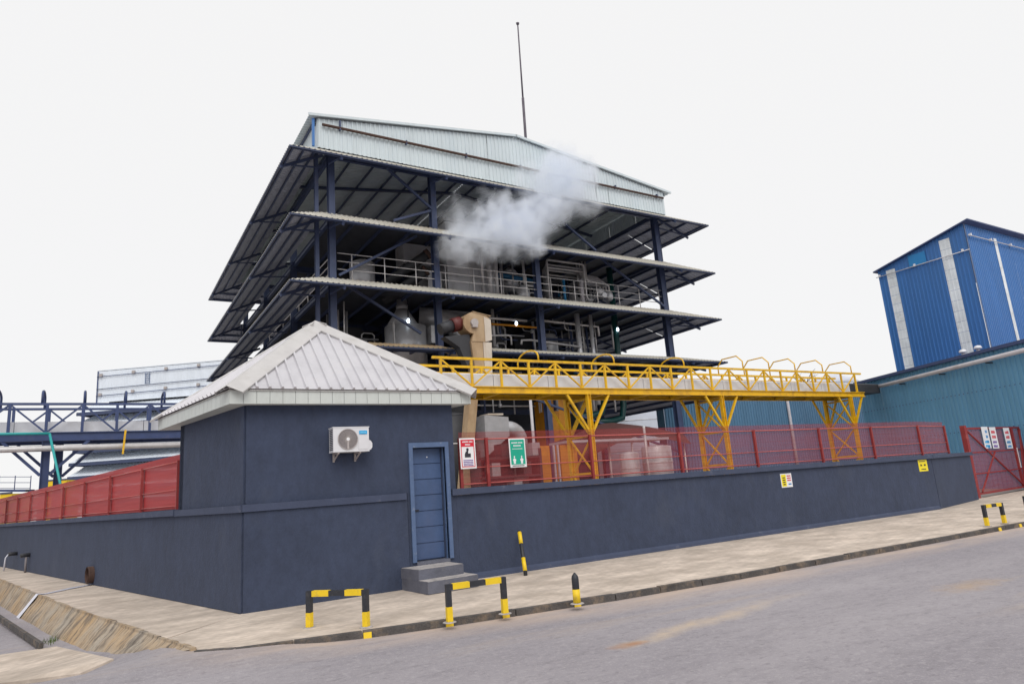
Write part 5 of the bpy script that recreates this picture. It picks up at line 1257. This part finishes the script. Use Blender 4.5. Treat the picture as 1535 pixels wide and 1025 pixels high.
# bare shrub and dome behind the shed
c = Vector((58.5, 41, 0))
t = thing('bare_tree', c, 'bare leafless twigs of a tree showing over the shed roof', 'tree')
trunk = P('trunk', 'twig', t, lambda m: m.tube([c, c + Vector((.1, 0, 5.6)), c + Vector((0, 0, 9.8))], [.2, .14, .06], 8))
rnd = random.Random(11); bm_ = MB()
for i in range(26):
    a = rnd.uniform(0, 6.28); z = rnd.uniform(6.2, 9.5); l = rnd.uniform(1.0, 2.4); p = c + Vector((.05, 0, z)); q = p + Vector((math.cos(a) * l, math.sin(a) * l, rnd.uniform(.3, 1.3)))
    bm_.tube([p, p.lerp(q, .5) + Vector((0, 0, .15)), q], [.04, .03, .015], 5)
    for k in range(3):
        r = p.lerp(q, rnd.uniform(.4, 1)); bm_.tube([r, r + Vector((rnd.uniform(-.6, .6), rnd.uniform(-.6, .6), rnd.uniform(.1, .7)))], [.018, .008], 4)
bm_.build('branches', 'twig', t)
tank('dome_tank', 'pale domed tank top peeping over the shed beyond the bridge end', 'tank', (70.5, 46.2), 3.4, 0.012, 10.0, 'tank_pale', 1.3)

# ================================================================== LEFT: BLUE BRIDGE
bb = thing('pipe_bridge', (-2, 32.8, 0), 'dark blue steel pipe bridge crossing above the left side wall', 'bridge')
bx0, bx1, by, byf, bz0, bz1 = -16.0, 8.2, 32.0, 33.5, 4.72, 6.10
kx = [-16.0 + 1.19 * k - .05 for k in range(21)]
for y in (by, byf):
    P('bottom_chord', 'steel_blue', bb, lambda m: m.ibeam((bx0, y, bz0 + .1), (bx1, y, bz0 + .1), .16, .34, .03))
    P('top_chord', 'steel_blue', bb, lambda m: m.beam((bx0, y, bz1), (bx1, y, bz1), .09))
    for k, x in enumerate(kx):
        P('post', 'steel_blue', bb, lambda m: m.beam((x, y, bz0 + .272), (x, y, bz1 - .046), .10))
        if k + 1 < len(kx):
            x2 = kx[k + 1]; za, zb = (bz0 + .3, bz1 - .07) if k % 2 == (0 if y == by else 1) else (bz1 - .07, bz0 + .3)
            P('diagonal', 'steel_blue', bb, lambda m: m.beam((x + .05, y, za), (x2 - .05, y, zb), .065))
for x in (-9.2, -6.3, -4.9, -3.4, -1.95, -.55, .9, 2.32, 3.8, 5.2, 6.6):
    pts = [(x, by, bz1 + .04), (x, by, bz1 + .4)] + [(x, by + .75 - .75 * math.cos(t), bz1 + .4 + .2 * math.sin(t)) for t in [math.pi * j / 8 for j in range(1, 8)]] + [(x, byf, bz1 + .4), (x, byf, bz1 + .04)]
    P('hoop', 'steel_blue', bb, lambda m: m.tube(pts, .045, 8))
for i in range(11):
    a = bx0 + 2.2 * i; P('trough_panel', 'trough', bb, lambda m: m.box((a, 32.3, bz0 + .28), (a + 2.18, 33.2, bz0 + .72)))
for y, x in ((by, -1.72), (byf, -1.35), (by, 6.9), (byf, 6.9)):
    P('leg', 'steel_blue', bb, lambda m: m.ibeam((x, y, .012), (x, y, bz0 - .075), .26, .28, .03, (1, 0, 0)))
    for s in (-1, 1): P('knee_brace', 'steel_blue', bb, lambda m: m.beam((x + s * .14, y, 3.35), (x + s * 1.4, y, bz0 - .07), .11))
P('leg_tie', 'steel_blue', bb, lambda m: m.beam((-1.72, by + .15, 2.6), (-1.35, byf - .15, 2.6), .08))
tag(MB().tube([(-16, 31.7, 4.32), (8.3, 31.7, 4.36)], .115, 12).build('service_pipe', 'pipe_steel'), 'long grey pipe slung under the blue bridge', 'pipe')
tag(MB().beam((.92, 31.5, 4.98), (.86, 31.5, 4.02), .07, .05).build('pipe_strap', 'yellow_steel'), 'short yellow strap on the grey pipe under the blue bridge', 'strap')
tp = thing('teal_prop', (-1.3, 31.4, 0), 'thin bright teal pipe propped against the blue bridge leg', 'pipe')
P('slanted_tube', 'teal_bright', tp, lambda m: m.tube([(-1.62, 31.55, 4.9), (-1.02, 31.0, 2.4), (-.8, 30.8, .012)], .045, 8)); P('level_tube', 'teal_bright', tp, lambda m: m.tube([(-1.62, 31.55, 4.9), (-4.2, 31.55, 4.92)], .05, 8))
# grey tiered building
D0 = dep(148, 556, 75); R_ = Vector((.848, -.53, 0)).normalized(); B_ = Vector((.53, .848, 0)).normalized()
gb = thing('tiered_building', (D0.x, D0.y, 0), 'distant pale blue grey building with stacked canopy tiers left of the gatehouse roof', 'industrial building')
g = Vector((D0.x, D0.y, 0)); GW = 15.5
for i in range(15):
    a = g + R_ * (GW * i / 15); b = g + R_ * (GW * (i + 1) / 15 - .001)
    m = MB(); sheet(m, [a + Vector((0, 0, 13.9)), b + Vector((0, 0, 13.9)), b + Vector((0, 0, 17.35 + .2 * i / 15)), a + Vector((0, 0, 17.35 + .2 * i / 15))], R_, .35, .02); m.build('cladding_sheet', 'grey_clad', gb)
for z, k in ((16.75, 0), (15.35, 1), (14.6, 0)):
    P('girt_pipe', 'steel_navy' if k else 'gutter_blue', gb, lambda m: m.tube([g - B_ * .15 + Vector((0, 0, z)) - R_ * .05, g - B_ * .15 + R_ * GW + Vector((0, 0, z + .35))], .04, 6))
for z in (16.75, 14.6):
    for i in range(4):
        c = g - B_ * .2 + R_ * (.4 + 3.6 * i) + Vector((0, 0, z + .1 * i)); P('floodlight', 'bracket_grey', gb, lambda m: (m.beam(c, c + Vector((0, 0, .3)), .3, .2, B_),))
lad = MB()
for s in (0, .45): lad.beam(g - B_ * .12 + R_ * (5.3 + s) + Vector((0, 0, 15.6)), g - B_ * .12 + R_ * (5.3 + s) + Vector((0, 0, 16.8)), .06)
for k in range(5): lad.beam(g - B_ * .12 + R_ * 5.3 + Vector((0, 0, 15.7 + .25 * k)), g - B_ * .12 + R_ * 5.75 + Vector((0, 0, 15.7 + .25 * k)), .05)
lad.build('ladder', 'frame_blue', gb)
P('edge_trim', 'gutter_blue', gb, lambda m: m.beam(g - B_ * .05 - R_ * .03 + Vector((0, 0, 13.9)), g - B_ * .05 - R_ * .03 + Vector((0, 0, 17.4)), .12))
P('roof_slab', 'grey_clad', gb, lambda m: m.hexa([g + Vector((0, 0, 17.4)), g + R_ * GW + Vector((0, 0, 17.6)), g + R_ * GW + B_ * 12 + Vector((0, 0, 17.6)), g + B_ * 12 + Vector((0, 0, 17.4)), g + Vector((0, 0, 17.5)), g + R_ * GW + Vector((0, 0, 17.7)), g + R_ * GW + B_ * 12 + Vector((0, 0, 17.7)), g + B_ * 12 + Vector((0, 0, 17.5))]))
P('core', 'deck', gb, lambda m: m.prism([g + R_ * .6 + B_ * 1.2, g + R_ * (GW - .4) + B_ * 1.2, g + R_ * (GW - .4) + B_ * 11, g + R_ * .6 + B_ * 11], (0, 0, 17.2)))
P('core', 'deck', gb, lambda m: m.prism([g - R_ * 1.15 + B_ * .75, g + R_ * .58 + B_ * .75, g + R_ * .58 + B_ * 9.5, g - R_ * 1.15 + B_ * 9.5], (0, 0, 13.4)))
for i, z in enumerate((13.2, 11.9, 10.6, 9.2, 7.9, 6.5, 5.2, 3.8)):
    e = -1.1 - .06 * i - (i > 3) * .25
    rz, bz = .62, -.55
    o = g + R_ * e - B_ * 1.6 + Vector((0, 0, z + bz)); o2 = g + R_ * (GW + 1) - B_ * 1.6 + Vector((0, 0, z + bz)); i1 = g + R_ * (e + .45) + B_ * .5 + Vector((0, 0, z + rz)); i2 = g + R_ * (GW + .2) + B_ * .5 + Vector((0, 0, z + rz))
    m = MB(); sheet(m, [o, o2, i2, i1], R_, .35, .04); m.build('canopy_sheet', 'grey_clad', gb)
    ob_ = g + R_ * e + B_ * 10 + Vector((0, 0, z + bz)); ib_ = g + R_ * (e + .45) + B_ * 9 + Vector((0, 0, z + rz))
    m = MB(); sheet(m, [ob_, o, i1, ib_], B_, .35, .04); m.build('canopy_sheet', 'grey_clad', gb)
    P('eave_beam', 'steel_navy', gb, lambda m: m.beam(o + Vector((0, 0, -.12)), o2 + Vector((0, 0, -.16)), .12, .36)); P('eave_beam', 'steel_navy', gb, lambda m: m.beam(o + Vector((0, 0, -.12)), ob_ + Vector((0, 0, -.12)), .12, .24))
# far left bits over the fence
fl = thing('service_platform', (-5.5, 60, 0), 'far blue railed platform above the fence at the left edge', 'platform')
pA = dep(0, 735, 60); pB = dep(45, 735, 60); dR = (pB - pA).normalized()
zf = pA.z
P('deck', 'steel_blue', fl, lambda m: m.beam(pA - dR * 8, pB + Vector((0, 0, -.0)), 1.2, .2))
for f in (0, .45, .9): P('rail', 'steel_blue', fl, lambda m: m.beam(pA - dR * 8 + Vector((0, 0, .2 + f * 1.1)), pB + Vector((0, 0, .2 + f * 1.1)), .05))
for k in range(8): P('post', 'steel_blue', fl, lambda m: m.beam(pB - dR * k * 1.4, pB - dR * k * 1.4 + Vector((0, 0, 1.3)), .07))
for k in (0, 4): P('leg', 'steel_blue', fl, lambda m: m.beam(Vector((pB.x, pB.y, .012)) - dR * k * 1.4, pB - dR * k * 1.4, .2))
P('lower_deck', 'trough', fl, lambda m: m.beam(pA + dR * 1 + Vector((.0, 1, -.4)), pB + dR * 8 + Vector((0, 1, -.4)), .4, .25))
for px0, px1, py, d_, lab in ((0, 18, 741, 50, 'yellow skip at the far left edge over the fence'), (62, 100, 722, 60, 'yellow container low beyond the blue bridge legs')):
    a = dep(px0, py, d_); b = dep(px1, py + (-3), d_); dv = Vector((b.x - a.x, b.y - a.y, 0)); nv = Vector((-dv.y, dv.x, 0)).normalized() * 2
    t = thing('skip_container', (a.x, a.y, 0), lab, 'container'); zt = max(a.z, 1.5)
    A2 = Vector((a.x, a.y, .012)); Z_ = Vector((0, 0, zt)); P('body', 'yellow_paint', t, lambda m: m.hexa([A2 + dv * .1, A2 + dv * .9, A2 + dv * .9 + nv, A2 + dv * .1 + nv, A2 + Z_, A2 + dv + Z_, A2 + dv + nv + Z_, A2 + nv + Z_]))
    P('rim', 'steel_navy', t, lambda m: m.beam(A2 + Z_ + Vector((0, 0, .06)), A2 + dv + Z_ + Vector((0, 0, .06)), .12))
